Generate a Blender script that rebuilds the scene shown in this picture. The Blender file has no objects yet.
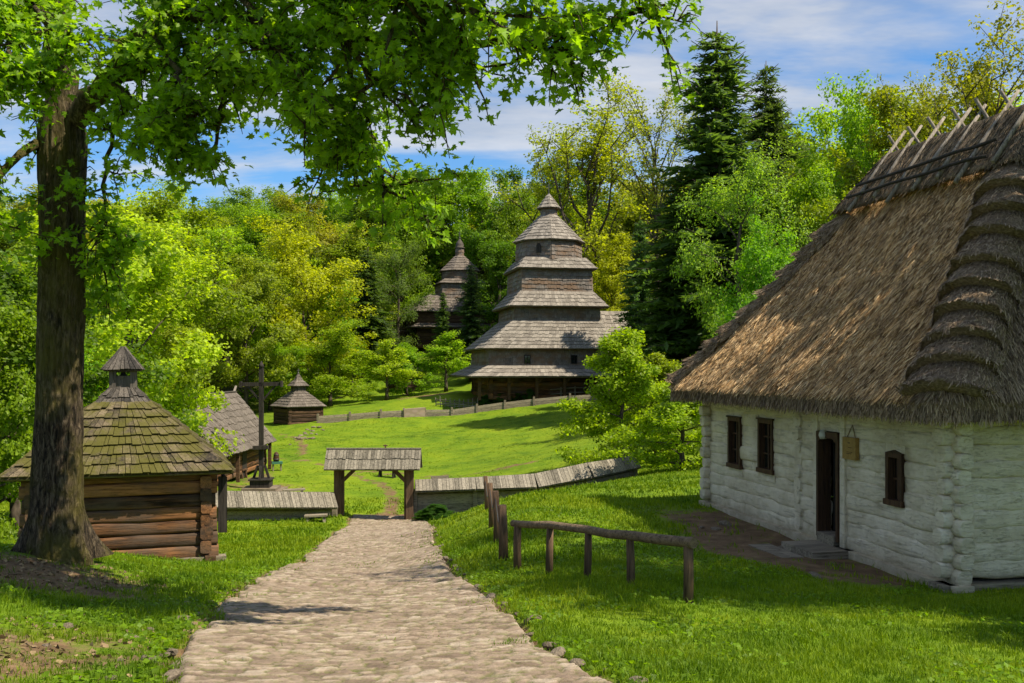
import bpy, math, random
import numpy as np
from mathutils import Vector, Matrix
R = math.radians
scene = bpy.context.scene
COL = scene.collection
F = 996.0            # focal length in photo pixels
HY = 367.0           # row of the horizon
rng = np.random.default_rng(7)
random.seed(7)

def at(px, py, Y):
    return Vector(((px-512.0)/F*Y, Y, (HY-py)/F*Y))

# ------------------------------------------------------------------ noise
def _hash(ix, iy, iz, seed):
    n = (ix.astype(np.int64)*374761393 + iy.astype(np.int64)*668265263 + iz.astype(np.int64)*2147483647 + seed*974634777)
    n = (n ^ (n >> 13)) * 1274126177
    n = n ^ (n >> 16)
    return (n & 0xFFFFF) / float(0xFFFFF)
def vnoise(x, y, z=0.0, seed=0):
    x = np.asarray(x, float); y = np.asarray(y, float); z = np.asarray(z, float) + 0*x
    ix, iy, iz = np.floor(x), np.floor(y), np.floor(z)
    fx, fy, fz = x-ix, y-iy, z-iz
    fx = fx*fx*(3-2*fx); fy = fy*fy*(3-2*fy); fz = fz*fz*(3-2*fz)
    r = 0
    for dx in (0, 1):
        for dy in (0, 1):
            for dz in (0, 1):
                w = (fx if dx else 1-fx)*(fy if dy else 1-fy)*(fz if dz else 1-fz)
                r = r + w*_hash(ix+dx, iy+dy, iz+dz, seed)
    return r
def fbm(x, y, z=0.0, seed=0, o=4):
    r = 0; a = .5; x = np.asarray(x, float); y = np.asarray(y, float); z = np.asarray(z, float)
    for i in range(o):
        r = r + a*vnoise(x, y, z, seed+i); x = x*2.03; y = y*2.03; z = z*2.03; a *= .5
    return r/(1-.5**o)

# ------------------------------------------------------------------ tags
def tag(o, label=None, cat=None, group=None, kind=None):
    if label: o['label'] = label
    if cat: o['category'] = cat
    if group: o['group'] = group
    if kind: o['kind'] = kind
    return o
def empty(name, loc, rz=0.0, label=None, cat=None, group=None):
    o = bpy.data.objects.new(name, None); COL.objects.link(o)
    o.location = loc; o.rotation_euler = (0, 0, rz); o.empty_display_size = .3
    return tag(o, label, cat, group)
def copy_tree(o, parent=None):
    c = o.copy(); COL.objects.link(c)
    if parent is not None: c.parent = parent
    for ch in list(KIDS.get(o.name, [])):
        copy_tree(ch, c)
    return c
KIDS = {}
def link_child(o, parent):
    if parent is not None:
        o.parent = parent
        KIDS.setdefault(parent.name, []).append(o)

def fastmesh(name, V, faces, m, parent=None, smooth=False, attrs=None, loc=None):
    """V (n,3); faces (m,k) int array or list of such arrays"""
    if not isinstance(faces, list): faces = [faces]
    me = bpy.data.meshes.new(name)
    V = np.ascontiguousarray(V, np.float32)
    me.vertices.add(len(V)); me.vertices.foreach_set('co', V.ravel())
    idx = np.concatenate([f.ravel() for f in faces]).astype(np.int32)
    tot = np.concatenate([np.full(len(f), f.shape[1], np.int32) for f in faces])
    start = np.concatenate([[0], np.cumsum(tot)[:-1]]).astype(np.int32)
    me.loops.add(len(idx)); me.loops.foreach_set('vertex_index', idx)
    me.polygons.add(len(tot)); me.polygons.foreach_set('loop_start', start); me.polygons.foreach_set('loop_total', tot)
    me.polygons.foreach_set('use_smooth', np.full(len(tot), smooth, bool))
    if attrs:
        for k, a in attrs.items():
            at_ = me.attributes.new(k, 'FLOAT', 'POINT'); at_.data.foreach_set('value', np.ascontiguousarray(a, np.float32))
    me.update(calc_edges=True); me.validate()
    if m is not None: me.materials.append(m)
    o = bpy.data.objects.new(name, me); COL.objects.link(o)
    if loc is not None: o.location = loc
    link_child(o, parent)
    return o

class MB:
    def __init__(s): s.v = []; s.f = []; s.sm = []
    def add(s, vs, fs, smooth=False):
        o = len(s.v); s.v += [tuple(map(float, p)) for p in vs]
        s.f += [tuple(i+o for i in f) for f in fs]; s.sm += [smooth]*len(fs)
    def box(s, c, size, rz=0.0, ch=0.0):
        cx, cy, cz = c; x, y, z = size[0]/2, size[1]/2, size[2]/2
        ca, sa = math.cos(rz), math.sin(rz)
        vs = []
        for sz in (-1, 1):
            for sx, sy in ((-1, -1), (1, -1), (1, 1), (-1, 1)):
                px, py = sx*x, sy*y
                vs.append((cx+px*ca-py*sa, cy+px*sa+py*ca, cz+sz*z))
        s.add(vs, [(3, 2, 1, 0), (4, 5, 6, 7), (0, 1, 5, 4), (1, 2, 6, 5), (2, 3, 7, 6), (3, 0, 4, 7)])
    def beam(s, p0, p1, w, h, up=(0, 0, 1)):
        p0 = Vector(p0); p1 = Vector(p1); d = (p1-p0).normalized(); up = Vector(up)
        a = d.cross(up)
        if a.length < 1e-4: a = d.cross(Vector((0, 1, 0)))
        a.normalize(); b = a.cross(d)
        vs = []
        for p in (p0, p1):
            for i, j in ((-1, -1), (1, -1), (1, 1), (-1, 1)):
                vs.append(p + a*(i*w/2) + b*(j*h/2))
        s.add(vs, [(0, 1, 2, 3), (7, 6, 5, 4), (0, 4, 5, 1), (1, 5, 6, 2), (2, 6, 7, 3), (3, 7, 4, 0)])
    def tube(s, pts, rad, n=8, wob=0.0, sx=1.0, seed=0, smooth=True, sq=0.0, up=(0, 0, 1)):
        """tube along points; sx squashes the side axis; sq>0 squares the section"""
        pts = [Vector(p) for p in pts]; rnd = random.Random(seed)
        if not hasattr(rad, '__len__'): rad = [rad]*len(pts)
        vs = []; k = len(pts); upv = Vector(up)
        prev = None
        for i, p in enumerate(pts):
            d = (pts[min(i+1, k-1)]-pts[max(i-1, 0)]).normalized()
            if prev is None:
                a = d.cross(upv)
                if a.length < .05: a = d.cross(Vector((1, 0, 0)))
            else:
                a = prev - d*prev.dot(d)
            a.normalize(); prev = a; b = a.cross(d)
            for j in range(n):
                t = 2*math.pi*(j+.5)/n; c, q = math.cos(t), math.sin(t)
                if sq:
                    e = 1-sq*.6
                    c = math.copysign(abs(c)**e, c); q = math.copysign(abs(q)**e, q)
                r = rad[i]*(1+rnd.uniform(-wob, wob))
                vs.append(p + a*(c*r*sx) + b*(q*r))
        fs = [(i*n+j, i*n+(j+1) % n, (i+1)*n+(j+1) % n, (i+1)*n+j) for i in range(k-1) for j in range(n)]
        s.add(vs, fs, smooth)
        o = len(s.v)-len(vs)
        s.f += [tuple(o+j for j in range(n))[::-1], tuple(o+(k-1)*n+j for j in range(n))]; s.sm += [False, False]
    def quad(s, *p): s.add(p, [tuple(range(len(p)))])
    def shingles(s, bl, br, tl, tr, rows, w, th, rnd, back=True, over=.35, ragged=.12, lift=1.5):
        bl, br, tl, tr = Vector(bl), Vector(br), Vector(tl), Vector(tr)
        nrm = (br-bl).cross(((tl+tr)-(bl+br))*.5).normalized()
        for k in range(rows):
            t0 = k/rows; t1 = min(1.0, (k+1+over)/rows)
            wid = ((bl.lerp(tl, t0)-br.lerp(tr, t0)).length)
            nb = max(1, int(wid/w))
            cuts = [0.0]+[min(1, max(0, (i+rnd.uniform(-.3, .3))/nb)) for i in range(1, nb)]+[1.0]
            for i in range(nb):
                a, b = cuts[i], cuts[i+1]
                if b-a < 1e-4: continue
                g = min(.006/max(wid, .1), (b-a)*.08)
                a += g; b -= g
                tb = t0 + (rnd.uniform(-ragged, ragged)/rows if k else rnd.uniform(-ragged, 0)*.6/rows)
                lo = th*lift*rnd.uniform(.9, 1.3)
                def P(sx, t, off): return bl.lerp(br, sx).lerp(tl.lerp(tr, sx), t) + nrm*off
                vs = [P(a, tb, lo), P(b, tb, lo), P(b, t1, 0.0), P(a, t1, 0.0),
                      P(a, tb, lo+th), P(b, tb, lo+th), P(b, t1, th), P(a, t1, th)]
                s.add(vs, [(4, 5, 6, 7), (0, 1, 5, 4), (1, 2, 6, 5), (3, 0, 4, 7), (3, 2, 1, 0)])
        if back:
            d = nrm*.012; e = nrm*-.05
            vs = [bl-d, br-d, tr-d, tl-d, bl+e, br+e, tr+e, tl+e]
            s.add(vs, [(0, 1, 2, 3), (7, 6, 5, 4), (0, 4, 5, 1), (1, 5, 6, 2), (2, 6, 7, 3), (3, 7, 4, 0)])
    def log(s, p0, p1, rh, rv, rnd, seg=6, n=10, wob=.04, bend=.012, sq=.45):
        p0, p1 = Vector(p0), Vector(p1)
        pts = [p0.lerp(p1, i/seg)+Vector((rnd.uniform(-bend, bend), rnd.uniform(-bend, bend), rnd.uniform(-bend, bend)*.7)) for i in range(seg+1)]
        rad = [rv*rnd.uniform(1-wob, 1+wob) for _ in pts]
        s.tube(pts, rad, n=n, sx=rh/rv, wob=wob*.5, seed=rnd.randrange(10**6), sq=sq)
    def build(s, name, m, parent=None, loc=None):
        me = bpy.data.meshes.new(name)
        me.from_pydata(s.v, [], s.f); me.polygons.foreach_set('use_smooth', s.sm)
        if m is not None: me.materials.append(m)
        me.update()
        o = bpy.data.objects.new(name, me); COL.objects.link(o)
        if loc is not None: o.location = loc
        link_child(o, parent)
        return o
def ring(cx, cy, hx, hy, z): return [Vector((cx-hx, cy-hy, z)), Vector((cx+hx, cy-hy, z)), Vector((cx+hx, cy+hy, z)), Vector((cx-hx, cy+hy, z))]
def ngon(cx, cy, r, n, z, rot=0.0): return [Vector((cx+r*math.cos(rot+2*math.pi*i/n), cy+r*math.sin(rot+2*math.pi*i/n), z)) for i in range(n)]

# ------------------------------------------------------------------ node helper
class NT:
    def __init__(s, tree): s.t = tree; tree.nodes.clear()
    def n(s, typ, ins=None, **props):
        nd = s.t.nodes.new(typ)
        for k, v in props.items(): setattr(nd, k, v)
        for k, v in (ins or {}).items():
            sock = nd.inputs[k]
            if isinstance(v, bpy.types.NodeSocket): s.t.links.new(v, sock)
            else: sock.default_value = v
        return nd
    def noise(s, vec, scale, detail=4.0, rough=.55, dist=0.0):
        return s.n('ShaderNodeTexNoise', {'Vector': vec, 'Scale': scale, 'Detail': detail, 'Roughness': rough, 'Distortion': dist}).outputs[0]
    def ramp(s, fac, stops):
        nd = s.n('ShaderNodeValToRGB', {'Fac': fac}); cr = nd.color_ramp
        while len(cr.elements) < len(stops): cr.elements.new(.5)
        for e, (p, c) in zip(cr.elements, stops):
            e.position = p; e.color = (c, c, c, 1) if not hasattr(c, '__len__') else (*c, 1)
        return nd.outputs[0]
    def mix(s, fac, a, b, blend='MIX'):
        nd = s.n('ShaderNodeMix', data_type='RGBA', blend_type=blend)
        for i, v in ((0, fac), (6, a), (7, b)):
            if isinstance(v, bpy.types.NodeSocket): s.t.links.new(v, nd.inputs[i])
            elif i == 0: nd.inputs[0].default_value = v
            else: nd.inputs[i].default_value = (*v, 1) if len(v) == 3 else v
        return nd.outputs[2]
    def math(s, op, a, b=0.0, clamp=False):
        nd = s.n('ShaderNodeMath', {0: a, 1: b}, operation=op); nd.use_clamp = clamp
        return nd.outputs[0]
    def coord(s, which='Object'): return s.n('ShaderNodeTexCoord').outputs[which]
    def mapping(s, vec, scale=(1, 1, 1), rot=(0, 0, 0)):
        return s.n('ShaderNodeMapping', {'Vector': vec, 'Scale': scale, 'Rotation': rot}).outputs[0]
    def island(s): return s.n('ShaderNodeNewGeometry').outputs['Random Per Island']
    def attr(s, name): return s.n('ShaderNodeAttribute', attribute_name=name).outputs['Fac']
    def bump(s, h, strength=.5, dist=.02):
        return s.n('ShaderNodeBump', {'Height': h, 'Strength': strength, 'Distance': dist}).outputs[0]
    def finish(s, color, rough=.85, normal=None, spec=.2, trans=None, tfac=.35):
        p = s.n('ShaderNodeBsdfPrincipled', {'Base Color': color if isinstance(color, bpy.types.NodeSocket) else (*color, 1), 'Roughness': rough, 'Specular IOR Level': spec})
        if normal is not None: s.t.links.new(normal, p.inputs['Normal'])
        out = p.outputs[0]
        if trans is not None:
            tr = s.n('ShaderNodeBsdfTranslucent', {'Color': trans})
            out = s.n('ShaderNodeMixShader', {0: tfac, 1: out, 2: tr.outputs[0]}).outputs[0]
        s.n('ShaderNodeOutputMaterial', {'Surface': out})
def newmat(name):
    m = bpy.data.materials.new(name); m.use_nodes = True
    return m, NT(m.node_tree)

def wood(name, dark, light, axis='x', island=.5, moss=None, mossamt=.45, grain=1.0, rough=.85, stain=None):
    m, t = newmat(name); o = t.coord()
    sc = {'x': (.6, 9, 9), 'y': (9, .6, 9), 'z': (9, 9, .6)}[axis]
    vec = t.mapping(o, tuple(c*grain for c in sc))
    isl = t.island()
    vec2 = t.n('ShaderNodeVectorMath', {0: vec, 1: t.n('ShaderNodeCombineXYZ', {0: t.math('MULTIPLY', isl, 37.0), 1: t.math('MULTIPLY', isl, 91.0), 2: 0.0}).outputs[0]}, operation='ADD').outputs[0]
    g = t.noise(vec2, 1.6, 6, .65, .4)
    f = t.math('ADD', t.math('MULTIPLY', t.math('SUBTRACT', isl, .5), island), g)
    c = t.ramp(f, [(.2, dark), (.75, light)])
    cr = t.ramp(t.noise(vec2, 4.5, 4, .7), [(.36, .25), (.5, 1.0)])
    c = t.mix(.75, c, cr, 'MULTIPLY')
    if stain:
        c = t.mix(t.ramp(t.noise(t.mapping(o, (.8, .8, 1.6)), 1.1, 5, .6), [(.42, 0.0), (.62, .85)]), c, stain)
    if moss:
        c = t.mix(t.ramp(t.noise(o, 1.7, 7, .7), [(mossamt, 0.0), (mossamt+.16, .85)]), c, moss)
    t.finish(c, rough, t.bump(t.math('ADD', g, cr), .55, .012))
    return m
# ------------------------------------------------------------------ materials
M = {}
M['log_dark'] = wood('log_dark', (.018, .012, .008), (.15, .085, .045), 'x', .55)
M['log_dark_y'] = wood('log_dark_y', (.018, .012, .008), (.15, .085, .045), 'y', .55)
M['log_warm'] = wood('log_warm', (.022, .012, .007), (.42, .19, .075), 'x', .6, stain=(.10, .07, .05))
M['log_warm_y'] = wood('log_warm_y', (.022, .012, .007), (.42, .19, .075), 'y', .6, stain=(.10, .07, .05))
M['log_grey'] = wood('log_grey', (.08, .065, .048), (.36, .30, .22), 'x', .5)
M['post_wood'] = wood('post_wood', (.035, .022, .014), (.20, .125, .075), 'z', .25)
M['rail_wood'] = wood('rail_wood', (.06, .042, .028), (.27, .19, .12), 'x', .25)
M['dark_wood'] = wood('dark_wood', (.010, .009, .008), (.06, .05, .042), 'z', .4)
M['brown_paint'] = wood('brown_paint', (.025, .014, .009), (.11, .055, .028), 'z', .3, rough=.6)
M['roof_grey'] = wood('roof_grey', (.13, .112, .094), (.36, .32, .27), 'z', .35)
M['roof_brown'] = wood('roof_brown', (.085, .07, .057), (.22, .185, .155), 'z', .3)
M['roof_moss'] = wood('roof_moss', (.032, .026, .019), (.20, .155, .095), 'z', .5, moss=(.088, .082, .012), mossamt=.40)
M['roof_dark'] = wood('roof_dark', (.03, .027, .024), (.14, .12, .10), 'z', .6, moss=(.06, .06, .02), mossamt=.6)
M['wall_shingle'] = wood('wall_shingle', (.105, .092, .082), (.29, .25, .22), 'z', .35, stain=(.18, .112, .068))
M['fence_roof'] = wood('fence_roof', (.10, .088, .066), (.33, .29, .225), 'z', .4, moss=(.13, .13, .05), mossamt=.62)
M['stick'] = wood('stick', (.09, .075, .06), (.36, .31, .26), 'z', .5)

m, t = newmat('whitewash'); o = t.coord()
c = t.ramp(t.noise(o, 2.2, 7, .62), [(.3, (.58, .49, .335)), (.62, (.80, .70, .535))])
c = t.mix(t.ramp(t.noise(t.mapping(o, (2, .7, 7)), 2.0, 5, .6), [(.56, 0.0), (.70, .6)]), c, (.26, .22, .145))
c = t.mix(t.ramp(t.noise(o, 9, 4, .6), [(.66, 0.0), (.72, .6)]), c, (.24, .20, .14))
crk = t.ramp(t.noise(t.mapping(o, (2.2, 2.2, 26)), 1.3, 5, .6, .5), [(.49, 0.0), (.5, .6), (.51, 0.0)])
c = t.mix(t.math('MULTIPLY', crk, t.ramp(t.noise(o, 3.1, 3, .5), [(.5, 0.0), (.66, 1.0)])), c, (.20, .16, .10))
zc_ = t.n('ShaderNodeSeparateXYZ', {0: o}).outputs[2]
spl = t.math('ADD', t.math('MULTIPLY', zc_, -1.9), t.math('MULTIPLY', t.noise(o, 4.5, 6, .7), 1.3))
c = t.mix(t.ramp(spl, [(.15, 0.0), (.75, .55)]), c, (.22, .165, .10))
t.finish(c, .93, t.bump(t.math('SUBTRACT', t.noise(o, 7, 6, .65), t.math('MULTIPLY', crk, .5)), .8, .03)); M['whitewash'] = m

m, t = newmat('thatch'); o = t.coord()
f = t.noise(t.mapping(o, (16, 16, 5)), 1.5, 6, .7)
c = t.ramp(f, [(.3, (.07, .045, .028)), (.55, (.27, .19, .12)), (.75, (.46, .35, .23))])
t.finish(c, .95, t.bump(f, 1.0, .06)); M['thatch'] = m
def straw(name, cols, moss=None):
    m, t = newmat(name); o = t.coord()
    isl = t.island()
    c = t.ramp(isl, cols)
    mac = t.noise(t.mapping(o, (2.2, 2.2, 1.1)), 1.3, 6, .68)
    c = t.mix(t.ramp(mac, [(.38, .0), (.6, 1.0)]), t.mix(1.0, c, (.74, .68, .62), 'MULTIPLY'), t.mix(1.0, c, (1.15, 1.05, .9), 'MULTIPLY'))
    t.finish(c, .8, None, .25, c, .15); return m
M['straw'] = straw('straw', [(0.0, (.10, .064, .034)), (.3, (.37, .25, .13)), (.65, (.68, .48, .265)), (1.0, (.92, .74, .48))])
M['straw_grey'] = straw('straw_grey', [(0.0, (.11, .08, .06)), (.4, (.28, .22, .165)), (.8, (.42, .34, .26)), (1.0, (.52, .43, .33))])
M['straw_dark'] = straw('straw_dark', [(0.0, (.03, .025, .018)), (.5, (.10, .08, .055)), (1.0, (.22, .18, .125))])

m, t = newmat('bark'); o = t.coord()
f = t.noise(t.mapping(o, (11, 11, 2.6)), 2.2, 8, .72, .8)
c = t.ramp(f, [(.38, (.008, .006, .005)), (.5, (.085, .062, .040)), (.62, (.23, .175, .115))])
c = t.mix(t.ramp(t.noise(o, .9, 6, .65), [(.44, 0.0), (.60, .8)]), c, (.13, .115, .018))
t.finish(c, .95, t.bump(f, 1.0, .12)); M['bark'] = m
m, t = newmat('tree_bark'); o = t.coord()
c = t.ramp(t.noise(t.mapping(o, (4, 4, 1)), 1.5, 5, .6), [(.35, (.035, .027, .02)), (.7, (.14, .11, .085))])
t.finish(c, .95); M['tree_bark'] = m

m, t = newmat('leaf')
col = t.n('ShaderNodeObjectInfo').outputs['Color']; isl = t.island(); orand = t.n('ShaderNodeObjectInfo').outputs['Random']
v = t.ramp(isl, [(0.0, (.55, .60, .5)), (.5, (1.0, 1.0, .9)), (1.0, (1.4, 1.42, 1.1))])
c = t.mix(1.0, col, v, 'MULTIPLY')
hs = t.n('ShaderNodeHueSaturation', {'Hue': t.math('ADD', .488, t.math('MULTIPLY', orand, .024)), 'Saturation': 1.0, 'Value': t.math('ADD', .86, t.math('MULTIPLY', orand, .28)), 'Color': c}).outputs[0]
tc = t.mix(1.0, hs, (1.9, 1.9, .6), 'MULTIPLY')
t.finish(hs, .5, None, .3, tc, .5); M['leaf'] = m

def grass_color(t, o):
    """shared by the soil sheet and the blades so that both have the same patches"""
    big = t.noise(o, .16, 4, .6); mid = t.noise(o, 1.1, 4, .6)
    a = t.ramp(big, [(.35, (.100, .190, .003)), (.5, (.150, .250, .004)), (.66, (.200, .285, .006))])
    a = t.mix(1.0, a, t.ramp(t.noise(o, .55, 7, .72), [(.36, (.66, .72, .6)), (.5, (1, 1, 1)), (.64, (1.22, 1.06, 1.2))]), 'MULTIPLY')
    return t.mix(t.ramp(mid, [(.40, 0.0), (.7, .5)]), a, (.235, .31, .008)), mid
m, t = newmat('ground'); o = t.coord()
g, mid = grass_color(t, o)
g = t.mix(t.ramp(t.noise(o, 9, 5, .7), [(.3, .55), (.7, 0.0)]), g, (.045, .075, .004))
d = t.noise(o, 3.0, 8, .7)
dc = t.ramp(d, [(.3, (.075, .044, .023)), (.55, (.18, .112, .058)), (.75, (.29, .195, .112))])
dirt = t.attr('dirt')
fac = t.math('ADD', dirt, t.math('MULTIPLY', t.math('SUBTRACT', t.noise(o, 2.6, 6, .7), .5), 1.1))
c = t.mix(t.ramp(fac, [(.40, 0.0), (.62, 1.0)]), g, dc)
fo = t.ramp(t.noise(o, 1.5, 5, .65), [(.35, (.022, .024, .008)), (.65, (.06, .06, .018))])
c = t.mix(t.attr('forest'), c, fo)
t.finish(c, .95, t.bump(t.math('ADD', d, t.noise(o, 14, 4, .7)), .8, .05)); M['ground'] = m
m, t = newmat('grass'); o = t.coord()
g, mid = grass_color(t, o)
isl = t.island()
c = t.mix(1.0, g, t.ramp(isl, [(0.0, (.55, .65, .6)), (.5, (1.0, 1.0, 1.0)), (.93, (1.35, 1.25, 1.1)), (1.0, (1.9, 1.5, 2.0))]), 'MULTIPLY')
t.finish(c, .6, None, .25, t.mix(1.0, c, (1.4, 1.35, .6), 'MULTIPLY'), .4); M['grass'] = m

m, t = newmat('cobble'); o = t.coord()
st = t.attr('stone'); gap = t.attr('gap')
c = t.ramp(st, [(0.0, (.155, .112, .082)), (.35, (.25, .187, .138)), (.7, (.31, .238, .178)), (1.0, (.41, .335, .262))])
n = t.noise(o, 11, 6, .7)
c = t.mix(.8, c, t.ramp(n, [(.3, (.62, .6, .58)), (.7, (1.2, 1.2, 1.2))]), 'MULTIPLY')
soil = t.mix(t.ramp(t.noise(o, 1.0, 4, .6), [(.34, 0.0), (.5, .95)]), (.070, .048, .030), (.075, .110, .008))
c = t.mix(t.math('MULTIPLY', gap, t.ramp(t.noise(o, 5, 4, .6), [(.25, .35), (.6, 1.0)])), c, soil)
c = t.mix(t.ramp(t.noise(o, .55, 6, .65), [(.52, 0.0), (.72, .55)]), c, (.225, .165, .118))
c = t.mix(t.ramp(t.noise(o, 2.4, 6, .7), [(.60, 0.0), (.72, .5)]), c, (.13, .14, .03))
t.finish(c, .9, t.bump(n, .9, .03)); M['cobble'] = m
m, t = newmat('rock'); o = t.coord(); isl = t.n('ShaderNodeObjectInfo').outputs['Random']
n = t.noise(o, 4, 7, .65)
c = t.mix(isl, t.ramp(n, [(.3, (.075, .056, .038)), (.7, (.22, .175, .125))]), t.ramp(n, [(.3, (.12, .095, .068)), (.7, (.31, .25, .185))]))
t.finish(c, .92, t.bump(n, .8, .04)); M['rock'] = m
m, t = newmat('masonry'); o = t.coord()
br = t.n('ShaderNodeTexVoronoi', {'Vector': t.mapping(o, (2.2, 2.2, 4.5)), 'Scale': 1.0})
c = t.mix(t.ramp(br.outputs['Distance'], [(.35, 0.0), (.6, 1.0)]), t.mix(.9, br.outputs['Color'], (.36, .28, .20)), (.18, .14, .10))
c = t.mix(.6, c, (.42, .32, .23)); t.finish(c, .92); M['masonry'] = m
def plain(name, c, rough=.7, spec=.3, metal=0.0):
    m, t = newmat(name); o = t.coord()
    cc = t.mix(t.ramp(t.noise(o, 14, 5, .6), [(.3, 0.0), (.7, 1.0)]), tuple(x*.72 for x in c), tuple(min(1, x*1.15) for x in c))
    t.finish(cc, rough, None, spec); return m
M['glass'] = plain('glass', (.012, .016, .014), .05, .7)
M['rope'] = plain('rope', (.30, .22, .12))
M['plaque'] = plain('plaque', (.33, .20, .055), .6)
M['ink'] = plain('ink', (.035, .02, .012))
M['iron'] = plain('iron', (.05, .048, .045), .5, .5)
M['enamel'] = plain('enamel', (.62, .60, .54), .5)
M['green_paint'] = plain('green_paint', (.05, .16, .10), .6)
M['straw_litter'] = straw('straw_litter', [(0.0, (.10, .075, .045)), (1.0, (.34, .26, .16))])

# ------------------------------------------------------------------ terrain
PY = np.array([-30, -8, 0, 4, 6.8, 8.5, 11.7, 15.8, 22, 29, 36.5, 40])
PL = np.array([-.6, -.8, -1.2, -1.75, -2.29, -2.79, -3.42, -3.84, -4.28, -5.1, -5.95, -6.2])
PR = np.array([3.2, 2.6, 1.9, 1.3, .70, .24, -.14, -1.03, -1.7, -2.35, -3.1, -3.4])
def pathz(Y): return -1.37-.117*Y
_cp = []
for Y in (0, 4, 6.8, 11.7, 15.8, 22, 29, 36):
    for X in (np.interp(Y, PY, PL), np.interp(Y, PY, PR)): _cp.append((X, Y, pathz(Y)))
_cp += [(1, -6, -1.1), (-9, -6, -.6), (9, -6, -1.3), (-5, 2, -1.2), (6, 3, -1.9), (-12, 6, -1.4), (12, 6, -2.2),
 # right bank, rail fence, cottage terrace
 (2.03, 11.5, -2.75), (1.48, 12.42, -2.73), (1.0, 13.25, -2.79), (.52, 14.06, -2.92), (.09, 14.8, -3.0), (-.14, 15.8, -3.03), (-.27, 18, -3.14), (-.45, 21.5, -3.35), (-.63, 25, -3.5),
 (1.4, 30, -3.75), (4.7, 36, -4.05), (7.5, 40, -4.1), (-1.6, 33, -4.9), (-1.2, 38, -5.35), (1.5, 38, -4.9), (4.9, 39.5, -4.35),
 (6.18, 13.9, -3.12), (4.46, 22.2, -3.08), (11.3, 14.9, -3.05), (9.5, 23.2, -3.02), (5, 15.5, -3.12), (3.3, 21, -3.1), (2, 17, -3.06), (3.5, 28, -3.35), (10, 30, -3.0),
 (2.5, 8, -2.42), (4.5, 8.5, -2.55), (1, 8.3, -2.36), (5.5, 11, -2.84), (9, 10, -2.8),
 # left verge, maple, hut
 (-5.97, 13, -2.46), (-9, 13, -2.25), (-4.5, 11, -2.55), (-3.6, 8, -2.2), (-3.6, 10, -2.5), (-5, 7, -1.9), (-2.6, 6.8, -2.13), (-7.5, 20, -3.80), (-9.5, 20, -3.7), (-5.7, 19, -3.74),
 (-5, 24, -4.2), (-6.4, 30, -4.95), (-8, 35, -5.45), (-11, 35, -5.45), (-16, 35, -5.2), (-14, 24, -4.2), (-20, 20, -3),
 # valley and meadow
 (-6, 42, -5.6), (-11.5, 45, -5.47), (-4, 52, -5.5), (-13.5, 52, -5.45), (-20, 55, -5.2), (3, 50, -4.3), (-4, 60, -4.95), (-10, 60, -5), (-14.3, 74, -4.2), (-10.6, 74, -3.9), (-4, 76, -3.62), (-2.6, 75.8, -3.5), (4.4, 76, -2.75),
 (12, 74, -2.3), (9, 50, -3.5), (16, 50, -2.8), (9, 42, -4), (16, 40, -3.2), (20, 20, -2.5), (25, 60, -1), (3, 82, -2.25), (10, 82, -2.1), (-6, 84, -2.5), (-8, 100, -1.8), (-20, 80, -4), (-30, 70, -4), (-16, 100, -2),
 (-6, 118, 3.2), (-40, 110, 1), (15, 110, 1), (40, 100, 1), (45, 70, -1), (-50, 50, -2), (-45, 30, -1), (40, 35, 0)]
for X in (-140, -70, 0, 70, 140):
    _cp += [(X, 150, 4+.02*abs(X)), (X, 200, 10), (X*1.6, 280, 17), (X*3, 450, 20), (X*4, 760, 8)]
_cp = np.array(_cp, float)
def _warp(x, y):
    y = np.maximum(np.asarray(y, float), -7.0)
    q = y+9.0
    return np.stack([np.asarray(x, float)/q*1.6, np.log(q)], -1)
def _tps(r2): return .5*r2*np.log(r2+1e-12)
_W = _warp(_cp[:, 0], _cp[:, 1]); _n = len(_W)
_K = _tps(((_W[:, None]-_W[None])**2).sum(-1)) + 2e-4*np.eye(_n)
_P = np.concatenate([np.ones((_n, 1)), _W], 1)
_A = np.block([[_K, _P], [_P.T, np.zeros((3, 3))]])
_sol = np.linalg.solve(_A, np.concatenate([_cp[:, 2], np.zeros(3)]))
def H0(x, y):
    x = np.atleast_1d(np.asarray(x, float)); y = np.atleast_1d(np.asarray(y, float)); sh = x.shape
    w = _warp(x.ravel(), y.ravel()); out = np.empty(len(w))
    for i in range(0, len(w), 40000):
        ww = w[i:i+40000]
        k = _tps(((ww[:, None]-_W[None])**2).sum(-1))
        out[i:i+40000] = k@_sol[:_n] + _sol[_n] + ww@_sol[_n+1:]
    return out.reshape(sh)
def pathmask(x, y):
    """1 inside the cobbled path, 0 outside, soft ragged rim"""
    x = np.asarray(x, float); y = np.asarray(y, float)
    wob = (fbm(x*.9, y*.9, seed=5)-.5)*.6+(fbm(x*4, y*4, seed=6)-.5)*.22
    l = np.interp(y, PY, PL)+wob; r = np.interp(y, PY, PR)+wob*.6
    d = np.minimum(x-l, r-x)
    return np.clip(d/.12+.5, 0, 1)*(y < 38.2)
def H(x, y):
    x = np.atleast_1d(np.asarray(x, float)); y = np.atleast_1d(np.asarray(y, float))
    h = H0(x, y)
    dist = np.sqrt(x*x+y*y)
    return h + (fbm(x*.6, y*.6, seed=11)-.5)*np.clip(.02+.008*dist, 0, .3)*(1-pathmask(x, y))
def h1(x, y): return float(H(x, y)[0])
def on(px, Y, dz=0.0):
    x = (px-512)/F*Y
    return Vector((x, Y, h1(x, Y)+dz))

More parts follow.
